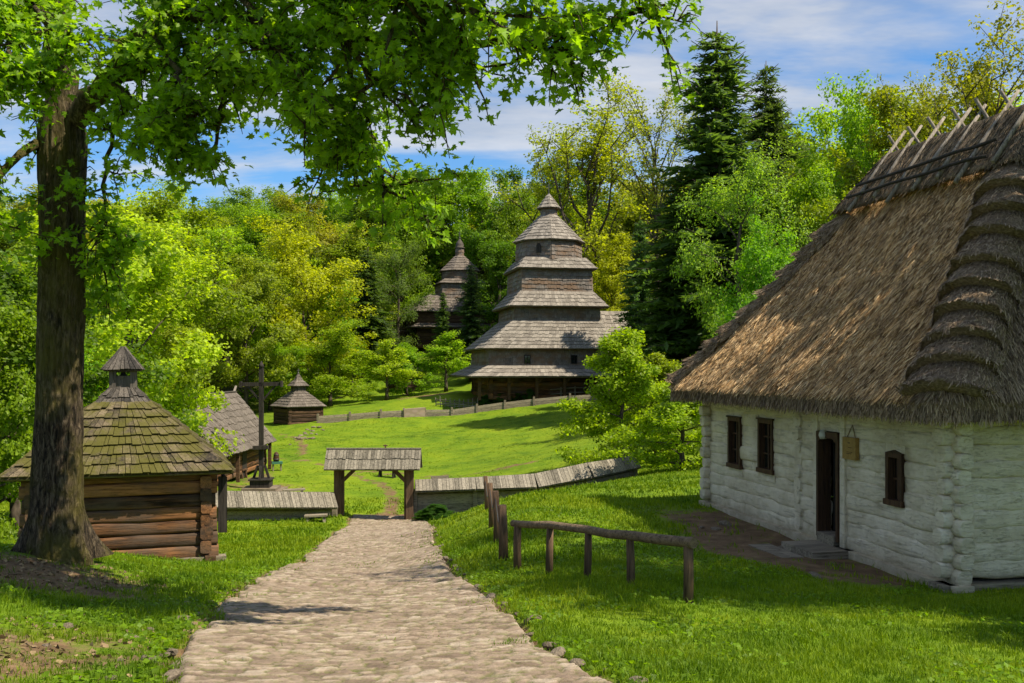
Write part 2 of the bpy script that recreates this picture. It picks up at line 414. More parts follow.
CA = math.atan2(.2, .98); CC = Vector((6.18, 13.9, -3.03))   # cottage: near corner, rotation
def cottage_uv(x, y):
    dx, dy = x-CC.x, y-CC.y
    return dx*math.cos(CA)+dy*math.sin(CA), -dx*math.sin(CA)+dy*math.cos(CA)
def segd(x, y, pts):
    d = np.full(np.shape(x), 1e9)
    for (ax, ay), (bx, by) in zip(pts[:-1], pts[1:]):
        t = np.clip(((x-ax)*(bx-ax)+(y-ay)*(by-ay))/((bx-ax)**2+(by-ay)**2), 0, 1)
        d = np.minimum(d, np.hypot(x-ax-t*(bx-ax), y-ay-t*(by-ay)))
    return d
TRACKS = [([(-4.7, 37.5), (-5.0, 42), (-6.2, 48), (-9.5, 53)], .5), ([(-4.2, 38), (-3.4, 41.5), (-3.1, 47), (-4.0, 51)], .3),
          ([(-18, 58.5), (-12.5, 56.5), (-9.5, 54), (-6, 51.5), (-2.5, 49.8), (1, 49.5)], .6), ([(-16, 69), (-14.2, 66), (-13, 62), (-12.2, 58)], .5)]
def dirt(x, y):
    d = 0*x
    def blob(cx, cy, rx, ry, a): return a*np.exp(-((x-cx)/rx)**2-((y-cy)/ry)**2)
    d = np.maximum(d, blob(-5.6, 11.6, 2.0, 1.7, .74)); d = np.maximum(d, blob(-3.75, 7.4, 1.6, 2.0, .60)); d = np.maximum(d, blob(-7.2, 10, 2, 2.2, .5))
    u, v = cottage_uv(x, y)                       # u: into the house, v: along the front
    fr = np.clip(1.55-np.abs(u+.85+.35*np.exp(-((v-3.6)/1.6)**2))/(.95+.5*np.exp(-((v-3.8)/1.8)**2)), 0, 1)*np.clip((v+.7)/1.4, 0, 1)*np.clip((9.5-v)/2.2, 0, 1)
    d = np.maximum(d, fr*.70)
    for p, w in TRACKS: d = np.maximum(d, np.clip(1.35-segd(x, y, p)/w, 0, 1)*.62)
    d = np.maximum(d, blob(-11.5, 45.5, 3.2, 2.0, .62)); d = np.maximum(d, blob(-12.5, 49, 1.0, 4.5, .6)); d = np.maximum(d, blob(-6.6, 18.7, 2.6, .7, .6))
    d = np.maximum(d, blob(-7.5, 88, 3.6, 2.4, .8)); d = np.maximum(d, blob(-2.5, 82, 1.6, 3.0, .75))
    m = pathmask(x, y); l = np.interp(y, PY, PL); r = np.interp(y, PY, PR)
    rim = np.clip(1-np.minimum(np.abs(x-l-.05), np.abs(x-r+.05))/.35, 0, 1)*(y < 38)
    d = np.maximum(d, rim*.62); d = np.maximum(d, m)
    return d
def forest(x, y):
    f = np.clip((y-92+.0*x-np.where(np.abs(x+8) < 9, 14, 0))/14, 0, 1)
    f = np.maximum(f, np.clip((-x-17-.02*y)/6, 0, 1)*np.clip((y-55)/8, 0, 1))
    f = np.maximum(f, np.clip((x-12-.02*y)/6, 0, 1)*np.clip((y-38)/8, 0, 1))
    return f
# one ground sheet reaching beyond the hill
ys = [-40.0]
while ys[-1] < 760: ys.append(ys[-1]+max(.16, .022*abs(ys[-1]-3)))
ys = np.array(ys); s_ = np.linspace(-1, 1, 300)
s_ = s_*(.55+.45*s_*s_)
Yg, Sg = np.meshgrid(ys, s_, indexing='ij'); Xg = Sg*(np.maximum(np.abs(Yg), 0)*1.05+26)
Zg = H(Xg.ravel(), Yg.ravel()).reshape(Xg.shape) - .10*pathmask(Xg, Yg)
nr, nc = Xg.shape
def gridfaces(nr, nc):
    i = np.arange(nr*nc).reshape(nr, nc)
    return np.stack([i[:-1, :-1].ravel(), i[:-1, 1:].ravel(), i[1:, 1:].ravel(), i[1:, :-1].ravel()], 1)
g = fastmesh('ground', np.stack([Xg.ravel(), Yg.ravel(), Zg.ravel()], 1), gridfaces(nr, nc), M['ground'], smooth=True,
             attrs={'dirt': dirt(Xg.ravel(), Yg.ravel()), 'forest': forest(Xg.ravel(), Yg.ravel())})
tag(g, kind='structure')

# cobbled path, every stone raised in the mesh
pyv = [-6.0]
while pyv[-1] < 38.0: pyv.append(pyv[-1]+(.02 if 5 < pyv[-1] < 13 else .04 if pyv[-1] > 0 else .1))
pyv = np.array(pyv); q = np.linspace(-.06, 1.06, 150)
Yp, Qp = np.meshgrid(pyv, q, indexing='ij')
Xp = np.interp(Yp, PY, PL) + Qp*(np.interp(Yp, PY, PR)-np.interp(Yp, PY, PL))
Zp = H0(Xp.ravel(), Yp.ravel()).reshape(Xp.shape)
def cells(x, y, sx, sy, seed):
    gx, gy = x/sx, y/sy; ix, iy = np.floor(gx), np.floor(gy)
    f1 = np.full(x.shape, 9.0); f2 = f1.copy(); idr = np.zeros(x.shape); tx = idr.copy()
    for a in (-1, 0, 1):
        for b in (-1, 0, 1):
            cx, cy = ix+a, iy+b; z0 = np.zeros_like(cx)
            jx = cx+.5+.82*(_hash(cx, cy, z0, seed)-.5); jy = cy+.5+.82*(_hash(cx, cy, z0+1, seed)-.5)
            d = np.hypot((gx-jx)*1.0, (gy-jy)*1.0)
            n1 = d < f1
            f2 = np.where(n1, f1, np.minimum(f2, d)); r = _hash(cx, cy, z0+2, seed)
            tx = np.where(n1, (gx-jx), tx); idr = np.where(n1, r, idr); f1 = np.where(n1, d, f1)
    return f1, f2, idr, tx
wx = Xp+(fbm(Xp*3, Yp*3, seed=21)-.5)*.16; wy = Yp+(fbm(Xp*3, Yp*3, seed=31)-.5)*.16
f1, f2, sid, tx = cells(wx, wy, .165, .095, 3)
edge = np.clip((f2-f1)/.22, 0, 1)
hgt = .024*(1-(1-edge)**3) + (sid-.5)*.016 + tx*(sid-.5)*.02 + (fbm(Xp*14, Yp*14, seed=41)-.5)*.022 + (fbm(Xp*.8, Yp*.8, seed=44)-.5)*.09
step = .03*np.exp(-((Yp-14.2-.12*Xp)/.07)**2)+.025*np.exp(-((Yp-20.4-.1*Xp)/.07)**2)
Zp = Zp - .01 + hgt + step - .10*np.clip(np.abs(Qp-.5)*2-.97, 0, 1)*8
keep = pathmask(Xp, Yp)
Zp = Zp - .14*(1-keep)
p = fastmesh('path', np.stack([Xp.ravel(), Yp.ravel(), Zp.ravel()], 1), gridfaces(*Xp.shape), M['cobble'], smooth=True,
             attrs={'stone': sid.ravel(), 'gap': (1-np.clip((f2-f1)/.20, 0, 1)).ravel()})
tag(p, kind='structure')
# ------------------------------------------------------------------ white thatched cottage
rnd = random.Random(3)
house = empty('thatched_cottage', CC, CA, 'white log cottage with thick stepped straw thatch roof and open dark doorway', 'cottage')
HL, HW, WT = 8.5, 5.2, 2.31        # length (local y), depth (local x), wall height
LH = WT/10
def log_rows(axis, fixed, a0, a1, holes, m_, name, parent, off=0.0, ext=.22, zb=0.0, n=10, lh=LH, rh=.105, seg=14, bend=.02, seed=1):
    b = MB(); rr = random.Random(seed)
    for i in range(n):
        zc = zb+off+lh*(i+.5)
        e0, e1 = a0-ext*rr.uniform(.8, 1.1), a1+ext*rr.uniform(.8, 1.1)
        cuts = [(e0, e1)]
        for (h0, h1, z0, z1) in holes:
            if zc > z0-lh*.42 and zc < z1+lh*.42:
                cuts = [c for (s0, s1) in cuts for c in ((s0, min(s1, h0)), (max(s0, h1), s1)) if c[1]-c[0] > .03]
        for s0, s1 in cuts:
            p0, p1 = ((fixed, s0, zc), (fixed, s1, zc)) if axis == 'y' else ((s0, fixed, zc), (s1, fixed, zc))
            b.log(p0, p1, rh*rr.uniform(.9, 1.12), lh*.60*rr.uniform(.96, 1.06), rr, seg=max(2, int((s1-s0)/.3)), bend=bend, wob=.07, n=16, sq=.85)
    return b.build(name, m_, parent)
W1, W2, W3, DR = (6.78, 7.40, .92, 1.97), (5.32, 5.96, .96, 2.0), (1.07, 1.50, .92, 1.72), (2.83, 3.55, .0, 1.92)
fw = log_rows('y', 0.0, 0, HL, [W1, W2, W3, DR], M['whitewash'], 'log_wall', house, seed=4, ext=.06)
log_rows('x', 0.0, 0, HW, [], M['whitewash'], 'log_wall', house, off=LH*.42, seed=5, bend=.026, ext=.06)
log_rows('x', HL, 0, HW, [], M['whitewash'], 'log_wall', house, off=LH*.42, seed=6, ext=.06)
log_rows('y', HW, 0, HL, [], M['whitewash'], 'log_wall', house, seed=7)
def log_ends(x, y, dx, dy, off, seed):                                   # round ends of the interlocking corner logs
    b = MB(); r_ = random.Random(seed)
    for i in range(10):
        zc = LH*(i+.5)+off
        if zc > WT+.05: continue
        e = .25*r_.uniform(.85, 1.15); w_ = r_.uniform(.92, 1.06); j = r_.uniform(-.012, .012)
        b.tube([(x+j, y+j, zc), (x+dx*e*.6+j, y+dy*e*.6+j, zc), (x+dx*(e-.03)+j, y+dy*(e-.03)+j, zc), (x+dx*e+j, y+dy*e+j, zc)], [.126*w_, .126*w_, .122*w_, .108*w_], n=14, wob=.06, seed=seed+i, sq=.5)
    b.build('wall_log_ends', M['whitewash'], house)
log_ends(0, 0, 0, -1, 0, 51); log_ends(0, 0, -1, 0, LH*.42, 52); log_ends(0, HL, -1, 0, LH*.42, 53); log_ends(HW, 0, 0, -1, 0, 54); log_ends(0, HL, 0, 1, 0, 55)
for W in (W1, W2, W3, DR):                                               # plastered fillers round the openings
    b = MB(); b.box((.0, (W[0]+W[1])/2, (W[3]+min(WT, W[3]+.24))/2+.01), (.20, W[1]-W[0]+.08, min(WT, W[3]+.24)-W[3]))
    b.build('wall_filler', M['whitewash'], house); b = MB()
    if W[2] > .1: b.box((.0, (W[0]+W[1])/2, W[2]-.075), (.20, W[1]-W[0]+.08, .15))
    if W[2] > .1: b.build('wall_filler', M['whitewash'], house)
b = MB()                                                                 # ends of the inner cross wall showing on the front
for i in range(10):
    zc = LH*(i+.92); b.log((-.17*rnd.uniform(.8, 1.1), 4.3, zc), (.12, 4.3, zc), .115, LH*.53, rnd, seg=2)
b.build('wall_log_ends', M['whitewash'], house)
b = MB(); b.beam((-.06, -.3, -.06), (-.06, HL+.3, -.06), .30, .17); b.build('sill_beam', M['whitewash'], house)
b = MB(); b.beam((-.32, -.03, -.05), (HW+.3, -.03, -.05), .34, .15); b.build('sill_beam', M['log_grey'], house)
b = MB(); b.box((HW/2, HL/2, .02), (HW, HL, .06)); b.build('floor_boards', M['dark_wood'], house)
for W, pointed in ((W1, 0), (W2, 0), (W3, 1)):
    y0, y1, z0, z1 = W; f = MB(); t_ = .075
    for yy in (y0+t_/2, y1-t_/2): f.box((-.055, yy, (z0+z1)/2), (.16, t_, z1-z0))
    f.box((-.06, (y0+y1)/2, z0+.045), (.19, y1-y0+.06, .09)); f.box((-.055, (y0+y1)/2, z1-.035), (.165, y1-y0-.004, .07))
    if pointed:
        yc = (y0+y1)/2
        f.add([(x, y, z) for x in (-.13, -.02) for y, z in ((y0-.02, z1), (yc, z1+.05), (y1+.02, z1))], [(2, 1, 0), (3, 4, 5), (0, 1, 4, 3), (1, 2, 5, 4), (2, 0, 3, 5)])
    else: f.box((-.07, (y0+y1)/2, z1+.018), (.17, y1-y0+.07, .035))
    fo = f.build('window', M['brown_paint'], house)
    mu = MB(); mu.box((-.035, (y0+y1)/2, (z0+z1)/2), (.05, .05, z1-z0-.14)); 
    for k in ((.5,) if pointed else (.36, .68)): mu.box((-.030, (y0+y1)/2, z0+(z1-z0)*k), (.036, y1-y0-.15, .03))
    mu.build('muntin', M['brown_paint'], fo)
    for s_i in (0, 1):
        ya, yb = (y0+.075, (y0+y1)/2-.02) if s_i == 0 else ((y0+y1)/2+.02, y1-.075)
        gl = MB(); gl.box((.0, (ya+yb)/2, (z0+z1)/2), (.012, yb-ya, z1-z0-.12)); gl.build('pane', M['glass'], fo)
y0, y1, z0, z1 = DR
f = MB()
for yy in (y0+.035, y1-.035): f.box((-.06, yy, (z0+z1)/2+.05), (.24, .07, z1-z0-.1))
f.box((-.06, (y0+y1)/2, z1-.05), (.245, y1-y0, .1))
f.add([(x, y, z) for x in (-.178, -.10) for y, z in ((y0+.07, z1-.1), (y0+.07, z1-.17), (y0+.2, z1-.105), (y1-.2, z1-.105), (y1-.07, z1-.17), (y1-.07, z1-.1))], [(0, 1, 2, 3, 4, 5), (11, 10, 9, 8, 7, 6), (1, 7, 8, 2), (2, 8, 9, 3), (3, 9, 10, 4)])
df = f.build('door_frame', M['brown_paint'], house)
b = MB(); b.box((-.06, (y0+y1)/2, .09), (.30, y1-y0-.15, .19)); b.build('threshold', M['log_grey'], df)
for yy in (y0-.09, y1+.09):                                              # whitewashed jamb boards
    b = MB(); b.box((-.115, yy, 1.12), (.07, .15, 2.24)); b.build('door_jamb', M['whitewash'], house)
b = MB(); b.box((.46, y1-.11, 1.0), (.72, .045, 1.74)); dl = b.build('door', M['dark_wood'], house)
b = MB(); b.tube([(-.185, 3.30, 1.95), (-.185, 3.30, 1.86), (-.18, 3.30, 1.80)], [.05, .075, .055], n=10); b.build('door_lamp', M['enamel'], house)
for i in range(17):                                                      # field stones under the sill
    y = .15+i*.52+rnd.uniform(-.12, .12); b = MB()
    b.tube([(-.13, y-.13, -.2), (-.15, y-.06, -.19), (-.15, y+.06, -.2), (-.13, y+.13, -.2)], [.04, .10, .095, .04], n=7, wob=.15, seed=i)
    b.build('foundation_stone', M['rock'], house)

# thatch: a ruled shell from the rounded eave outline up to the ridge
EX0, EX1, EY0, EY1, ZE, ZR, RX, RY0, RY1 = -.8, 6.0, -.8, 9.3, 2.61, 7.13, 2.6, 1.7, 5.6
RC = .5
def outline(n_edge, n_arc):
    P = []
    def arc(cx, cy, a0): return [(cx+RC*math.cos(a0+i/n_arc*math.pi/2), cy+RC*math.sin(a0+i/n_arc*math.pi/2)) for i in range(n_arc+1)]
    def edge(p, q_, k): return [(p[0]+(q_[0]-p[0])*i/k, p[1]+(q_[1]-p[1])*i/k) for i in range(1, k)]
    A = arc(EX0+RC, EY0+RC, math.pi); B = arc(EX1-RC, EY0+RC, 1.5*math.pi); C = arc(EX1-RC, EY1-RC, 0); D = arc(EX0+RC, EY1-RC, .5*math.pi)
    P = A+edge(A[-1], B[0], n_edge)+B+edge(B[-1], C[0], int(n_edge*1.5))+C+edge(C[-1], D[0], n_edge)+D+edge(D[-1], A[0], int(n_edge*1.5))
    return np.array(P)
OUT = outline(56, 14); NO = len(OUT)
ftar = np.clip((OUT[:, 1]-(EY0+RC))/((EY1-RC)-(EY0+RC)), 0, 1)
TAR = np.stack([np.full(NO, RX), RY0+(RY1-RY0)*ftar], 1)
def level(s, lift=0.0):
    xy = OUT+(TAR-OUT)*s
    z = ZE+(ZR-ZE)*(s-.035*math.sin(math.pi*s))
    return np.concatenate([xy, np.full((NO, 1), z)], 1)
LV = np.linspace(0, 1, 44)
G = np.stack([level(s) for s in LV])                                     # (levels, NO, 3)
dA = np.roll(G, -1, 1)-np.roll(G, 1, 1); dS = np.gradient(G, axis=0)
NRM = np.cross(dA, dS); NRM /= np.linalg.norm(NRM, axis=2, keepdims=True)+1e-9
NRM[-1] = NRM[-2]; NRM *= np.sign(NRM[..., 2:3]+1e-9)
disp = (fbm(G[..., 0]*5, G[..., 1]*5, G[..., 2]*1.2, seed=61)-.5)*.13+(fbm(G[..., 0]*1.1, G[..., 1]*1.1, G[..., 2]*.7, seed=62)-.5)*.18
S = G+NRM*(disp*np.minimum(1, np.minimum(LV*8+.25, 1))[:, None])[..., None]
low = G[0].copy(); low[:, 2] = ZE-.05; low[:, :2] += (OUT-TAR)/np.linalg.norm(OUT-TAR, axis=1, keepdims=True)*.05
low2 = low.copy(); low2[:, 2] = ZE-.30+(fbm(OUT[:, 0]*2, OUT[:, 1]*2, seed=63)-.5)*.07; low2[:, :2] -= (OUT-TAR)/np.linalg.norm(OUT-TAR, axis=1, keepdims=True)*.10
inn = OUT+(TAR-OUT)*.30
inn = np.concatenate([inn, np.full((NO, 1), ZE-.29)], 1)
ALL = np.concatenate([inn[None], low2[None], low[None], S]); L_ = ALL.shape[0]
i_ = np.arange(L_*NO).reshape(L_, NO)
fq = np.stack([i_[:-1].ravel(), np.roll(i_[:-1], -1, 1).ravel(), np.roll(i_[1:], -1, 1).ravel(), i_[1:].ravel()], 1)
roof = fastmesh('thatched_roof', ALL.reshape(-1, 3), [fq, i_[0][::-1][None]], M['thatch'], house, smooth=True)
def strands(p, d, nrm, L, w, lift, jit):
    n = len(p); side = np.cross(d, nrm); side /= np.linalg.norm(side, axis=1, keepdims=True)+1e-9
    d2 = d+side*rng.normal(0, jit, n)[:, None]+nrm*lift[:, None]; d2 /= np.linalg.norm(d2, axis=1, keepdims=True)
    side = np.cross(d2, nrm); side /= np.linalg.norm(side, axis=1, keepdims=True)+1e-9
    roll = rng.normal(0, .8, n)[:, None]; sd = side*np.cos(roll)+nrm*np.sin(roll)
    q0 = p; q1 = p+d2*L[:, None]
    V = np.stack([q0-sd*w[:, None]/2, q0+sd*w[:, None]/2, q1+sd*w[:, None]*.3, q1-sd*w[:, None]*.3], 1)
    return V.reshape(-1, 3), np.arange(n*4).reshape(n, 4)
def sample_shell(n, smin, smax, sel=None, power=1.0):
    out_p, out_n = [], []
    # weight by area of the quads
    qa = np.linalg.norm(np.cross(np.roll(S, -1, 1)[:-1]-S[:-1], S[1:]-S[:-1]), axis=2)
    lv = (LV[:-1]+LV[1:])/2
    qa = qa*((lv >= smin) & (lv <= smax))[:, None]
    if sel is not None: qa = qa*sel[None, :]
    pr = (qa/qa.sum()).ravel(); k = rng.choice(len(pr), n, p=pr); li, ai = np.unravel_index(k, qa.shape)
    a = rng.random(n)[:, None]; c = rng.random(n)[:, None]; aj = (ai+1) % NO
    p = S[li, ai]*(1-a)*(1-c)+S[li, aj]*a*(1-c)+S[li+1, ai]*(1-a)*c+S[li+1, aj]*a*c
    return p, NRM[li, ai], ai
vis = np.where(OUT[:, 0] < EX0+.02, 3.0, np.where(OUT[:, 1] < EY0+RC, 2.4, np.where(OUT[:, 0] < EX0+RC+.1, 2.2, .35)))
ps, ns, ai = sample_shell(170000, 0.0, .84, vis)
down = np.array([0, 0, -1.0])-ns*(-ns[:, 2:3]); down /= np.linalg.norm(down, axis=1, keepdims=True)
near = OUT[ai, 1] < EY0+RC+.05
def lay(sel, m_, name):
    k = sel.sum(); V, f_ = strands(ps[sel]+ns[sel]*rng.uniform(-.01, .045, k)[:, None], down[sel], ns[sel], rng.uniform(.06, .20, k), rng.uniform(.007, .017, k), rng.normal(.06, .08, k), .24)
    return fastmesh(name, V, f_, m_, roof)
lay(~near, M['straw'], 'straw_layer'); lay(near, M['straw_grey'], 'straw_layer')
k = 16000; ai = rng.choice(NO, k, p=vis/vis.sum()); fr_ = rng.random(k)[:, None]
pe = low[ai]*(1-fr_)+low[(ai+1) % NO]*fr_; od = (OUT-TAR)[ai]; od /= np.linalg.norm(od, axis=1, keepdims=True); od = np.concatenate([od, np.zeros((k, 1))], 1)
pe[:, 2] -= rng.random(k)*.24-.02
V, f_ = strands(pe-od*(rng.random(k)*.07+.02)[:, None], od*.2+np.array([0, 0, -1.0]), od, rng.uniform(.05, .13, k), rng.uniform(.008, .016, k), rng.normal(.06, .10, k), .2)
fastmesh('eave_fringe', V, f_, M['straw_grey'], roof)

def step_at(corner, s_top, ds, W, seed, lf=1.0):
    """one scalloped bundle on a hip"""
    rr = np.random.default_rng(seed)
    W *= rr.uniform(.9, 1.08); ds *= rr.uniform(.95, 1.1)
    na, nt = 19, 9; V = np.zeros((nt, na, 3)); NN = np.zeros((nt, na, 3))
    ws = np.linspace(-1, 1, na)
    skew = rr.uniform(-.02, .02)
    for ti, tau in enumerate(np.linspace(0, 1, nt)):
        for wi, w in enumerate(ws):
            s = s_top-ds*(tau*1.12)-.050*abs(w)**2.2*(.35+.65*tau) + skew*w*tau
            s = min(max(s, -.03), .999); lvf = max(0, s)*(len(LV)-1); l0 = min(int(lvf), len(LV)-2); fr = lvf-l0
            row = G[l0]*(1-fr)+G[l0+1]*fr; nr_ = NRM[l0]*(1-fr)+NRM[l0+1]*fr
            j = (corner+np.arange(-100, 101)) % NO
            rw = row[j]; arc_ = np.concatenate([[0], np.cumsum(np.linalg.norm(np.diff(rw, axis=0), axis=1))]); arc_ -= arc_[100]
            p = np.array([np.interp(w*W, arc_, rw[:, c]) for c in range(3)])
            n_ = np.array([np.interp(w*W, arc_, nr_[j][:, c]) for c in range(3)]); n_ /= np.linalg.norm(n_)+1e-9
            lift = .03+lf*(.07+.27*tau**1.1)*max(0, 1-abs(w)**2.0)**.75 + .02*rr.normal()*tau
            V[ti, wi] = p+n_*lift; NN[ti, wi] = n_
    bot = V[-1]-NN[-1]*(.27*lf*np.maximum(0, 1-np.abs(ws)**2)[:, None]**.8+.02)+(V[-2]-V[-1])*.9
    A = np.concatenate([V.reshape(-1, 3), bot]); ii = np.arange(len(A)).reshape(nt+1, na)
    fq = np.stack([ii[:-1, :-1].ravel(), ii[:-1, 1:].ravel(), ii[1:, 1:].ravel(), ii[1:, :-1].ravel()], 1)
    n = 900; a = rr.uniform(0, nt-1.001, n); c = rr.uniform(0, na-1.001, n); a0, c0 = a.astype(int), c.astype(int); fa, fc = (a-a0)[:, None], (c-c0)[:, None]
    p = V[a0, c0]*(1-fa)*(1-fc)+V[a0+1, c0]*fa*(1-fc)+V[a0, c0+1]*(1-fa)*fc+V[a0+1, c0+1]*fa*fc
    d = V[a0+1, c0]-V[a0, c0]; d /= np.linalg.norm(d, axis=1, keepdims=True)
    V2, f2_ = strands(p+NN[a0, c0]*.01, d, NN[a0, c0], rr.uniform(.05, .13, n), rr.uniform(.007, .015, n), rr.normal(.03, .06, n), .24)
    st_ = fastmesh('thatch_step', A, fq, M['thatch'], roof, smooth=True)
    fastmesh('straw_layer', np.concatenate([V2]), f2_, M['straw_grey'], roof)
def corner_idx(cx, cy): return int(np.argmin(np.hypot(OUT[:, 0]-cx, OUT[:, 1]-cy)))
cn, cf = corner_idx(EX0+.15, EY0+.15), corner_idx(EX0+.15, EY1-.15)
for i in range(9):
    step_at(cn, .115+.088*i, .096, .64, 100+i, .88)
for i in range(9):
    step_at(cf, .12+.085*i, .09, .5, 200+i, .62)

capA = G[34:].copy(); nA = NRM[34:]
tt = np.linspace(0, 1, len(capA))
lift = .22+.06*(fbm(capA[..., 0]*4, capA[..., 1]*4, seed=71)-.5)
cap = capA+nA*lift[..., None]; cap[0] -= (cap[1]-cap[0])*(.5*rng.random(NO)[:, None])
und = capA[1]+nA[1]*.03
A = np.concatenate([und[None], cap]); ii = np.arange(A.shape[0]*NO).reshape(A.shape[0], NO)
fq = np.stack([ii[:-1].ravel(), np.roll(ii[:-1], -1, 1).ravel(), np.roll(ii[1:], -1, 1).ravel(), ii[1:].ravel()], 1)
fastmesh('ridge_cap', A.reshape(-1, 3), fq, M['thatch'], roof, smooth=True)
n = 11000; a = rng.uniform(0, len(cap)-1.001, n); a0 = a.astype(int); fa = (a-a0)[:, None]; c0 = rng.integers(0, NO, n); fc = rng.random(n)[:, None]; c1 = (c0+1) % NO
p = cap[a0, c0]*(1-fa)*(1-fc)+cap[a0+1, c0]*fa*(1-fc)+cap[a0, c1]*(1-fa)*fc+cap[a0+1, c1]*fa*fc
nn = nA[a0, c0]; dn = np.array([0, 0, -1.0])+nn*nn[:, 2:3]; dn /= np.linalg.norm(dn, axis=1, keepdims=True)+1e-9
V, f_ = strands(p, dn, nn, rng.uniform(.06, .2, n), rng.uniform(.01, .02, n), rng.normal(.05, .06, n), .35)
fastmesh('cap_straw', V, f_, M['straw_dark'], roof)
for xx, zz in ((1.72, 6.16), (1.92, 6.42), (2*RX-1.72, 6.16), (2*RX-1.92, 6.42)):
    b = MB(); yy = np.linspace(RY0-.1, RY1+.2, 9)
    b.tube([(xx+rnd.uniform(-.02, .02), y, zz+.24+rnd.uniform(-.03, .03)) for y in yy], .03, n=7); b.build('ridge_pole', M['dark_wood'], roof)
for i in range(7):
    y = 1.5+.68*i+rnd.uniform(-.06, .06)
    for sgn in (-1, 1):
        b = MB(); dy = rnd.uniform(-.08, .12); e = rnd.uniform(-.1, .12)
        x0, x1 = RX+sgn*(1.0+e), RX-sgn*(.13+rnd.uniform(-.05, .09))
        p0 = Vector((x0, y+.05*sgn, 7.47-1.33*abs(x0-RX))); p1 = Vector((x1, y+dy+.05*sgn, 7.47+1.33*abs(x1-RX)))
        b.tube([p0, p0.lerp(p1, .5)+Vector((0, rnd.uniform(-.02, .02), .01)), p1], [.042, .04, .03], n=6, wob=.1, seed=i); b.build('ridge_stick', M['stick'], roof)

# plaque, steps by the door
pl = empty('notice_board', CC+Vector((0, 0, 0)), CA, 'small ochre wooden notice board hung by a cord beside the dark doorway', 'notice board')
b = MB(); b.box((-.15, 2.47, 1.70), (.07, .40, .36)); b.build('board', M['plaque'], pl)
b = MB(); b.tube([(-.15, 2.33, 1.88), (-.13, 2.45, 2.08), (-.15, 2.58, 1.88)], .008, n=5); b.build('cord', M['rope'], pl)
b = MB()
for z, y0, y1 in ((1.79, 2.44, 2.50), (1.715, 2.40, 2.50), (1.64, 2.37, 2.55), (1.615, 2.40, 2.53)):
    y = y0
    while y < y1: b.box((-.186, y, z), (.003, .016, .016 if y1-y0 < .08 else .010)); y += .026
b.build('lettering', M['ink'], pl)
s1 = empty('wooden_step', CC, CA, 'thick grey plank platform directly below the cottage doorway', 'step')
b = MB()
for k in range(3): b.box((-.44-.005*k, 2.62+.36*k, -.05), (.80, .352, .15))
b.build('planks', M['log_grey'], s1)
b = MB(); b.box((-.42, 2.98, -.19), (.68, .95, .13)); b.build('support', M['dark_wood'], s1)
s2 = empty('plank_step', CC, CA, 'low narrow grey plank step in front of the door platform', 'step')
b = MB()
for k in range(2): b.box((-1.02-.20*k, 3.2, -.10), (.195, 1.25, .07))
b.build('planks', M['log_grey'], s2)
b = MB()
for yy in (2.75, 3.65): b.box((-1.1, yy, -.185), (.36, .12, .10))
b.build('support', M['dark_wood'], s2)
# ------------------------------------------------------------------ generic log box and shingled tiers
def log_box(root, hx, hy, z0, z1, n, mx, my, ext=.18, rh=.11, seed=1, cx=0, cy=0, sq=.75, name='log_wall', ov=.535):
    lh = (z1-z0)/n
    for ax in ('x', 'y'):
        for sg in (-1, 1):
            b = MB(); rr = random.Random(seed*7+sg+(3 if ax == 'x' else 0))
            for i in range(n):
                zc = z0+lh*(i+(.5 if ax == 'x' else .92)); e = ext*rr.uniform(.75, 1.15)
                if zc+lh*.4 > z1+.02 and ax == 'y': continue
                if ax == 'x': p0, p1 = (cx-hx-e, cy+sg*hy, zc), (cx+hx+e, cy+sg*hy, zc)
                else: p0, p1 = (cx+sg*hx, cy-hy-e, zc), (cx+sg*hx, cy+hy+e, zc)
                b.log(p0, p1, rh*rr.uniform(.9, 1.1), lh*ov, rr, seg=5, bend=.015, sq=sq, n=12)
            b.build(name, mx if ax == 'x' else my, root)
def frustum_shingles(b, lo, hi, rows, w, th, rr, **k):
    n = len(lo)
    for i in range(n): b.shingles(lo[i], lo[(i+1) % n], hi[i], hi[(i+1) % n], rows, w, th, rr, **k)
    for i in range(n):                                                   # hip boards cover the mitre
        if (lo[i]-hi[i]).length > .05: b.beam(lo[i], hi[i], th*2.5, th*2.2)
def finial(name, root, z, h, s=.05, m_=None):
    b = MB(); b.beam((0, 0, z), (0, 0, z+h), s, s, up=(0, 1, 0)); b.beam((-h*.28, 0, z+h*.66), (h*.28, 0, z+h*.66), s*.8, s*.8)
    b.beam((-h*.13, 0, z+h*.86), (h*.13, 0, z+h*.86), s*.7, s*.7); b.tube([(0, 0, z-.05), (0, 0, z+.06), (0, 0, z+.16)], [s, s*1.9, s*.6], n=8)
    return b.build(name, m_ or M['iron'], root)

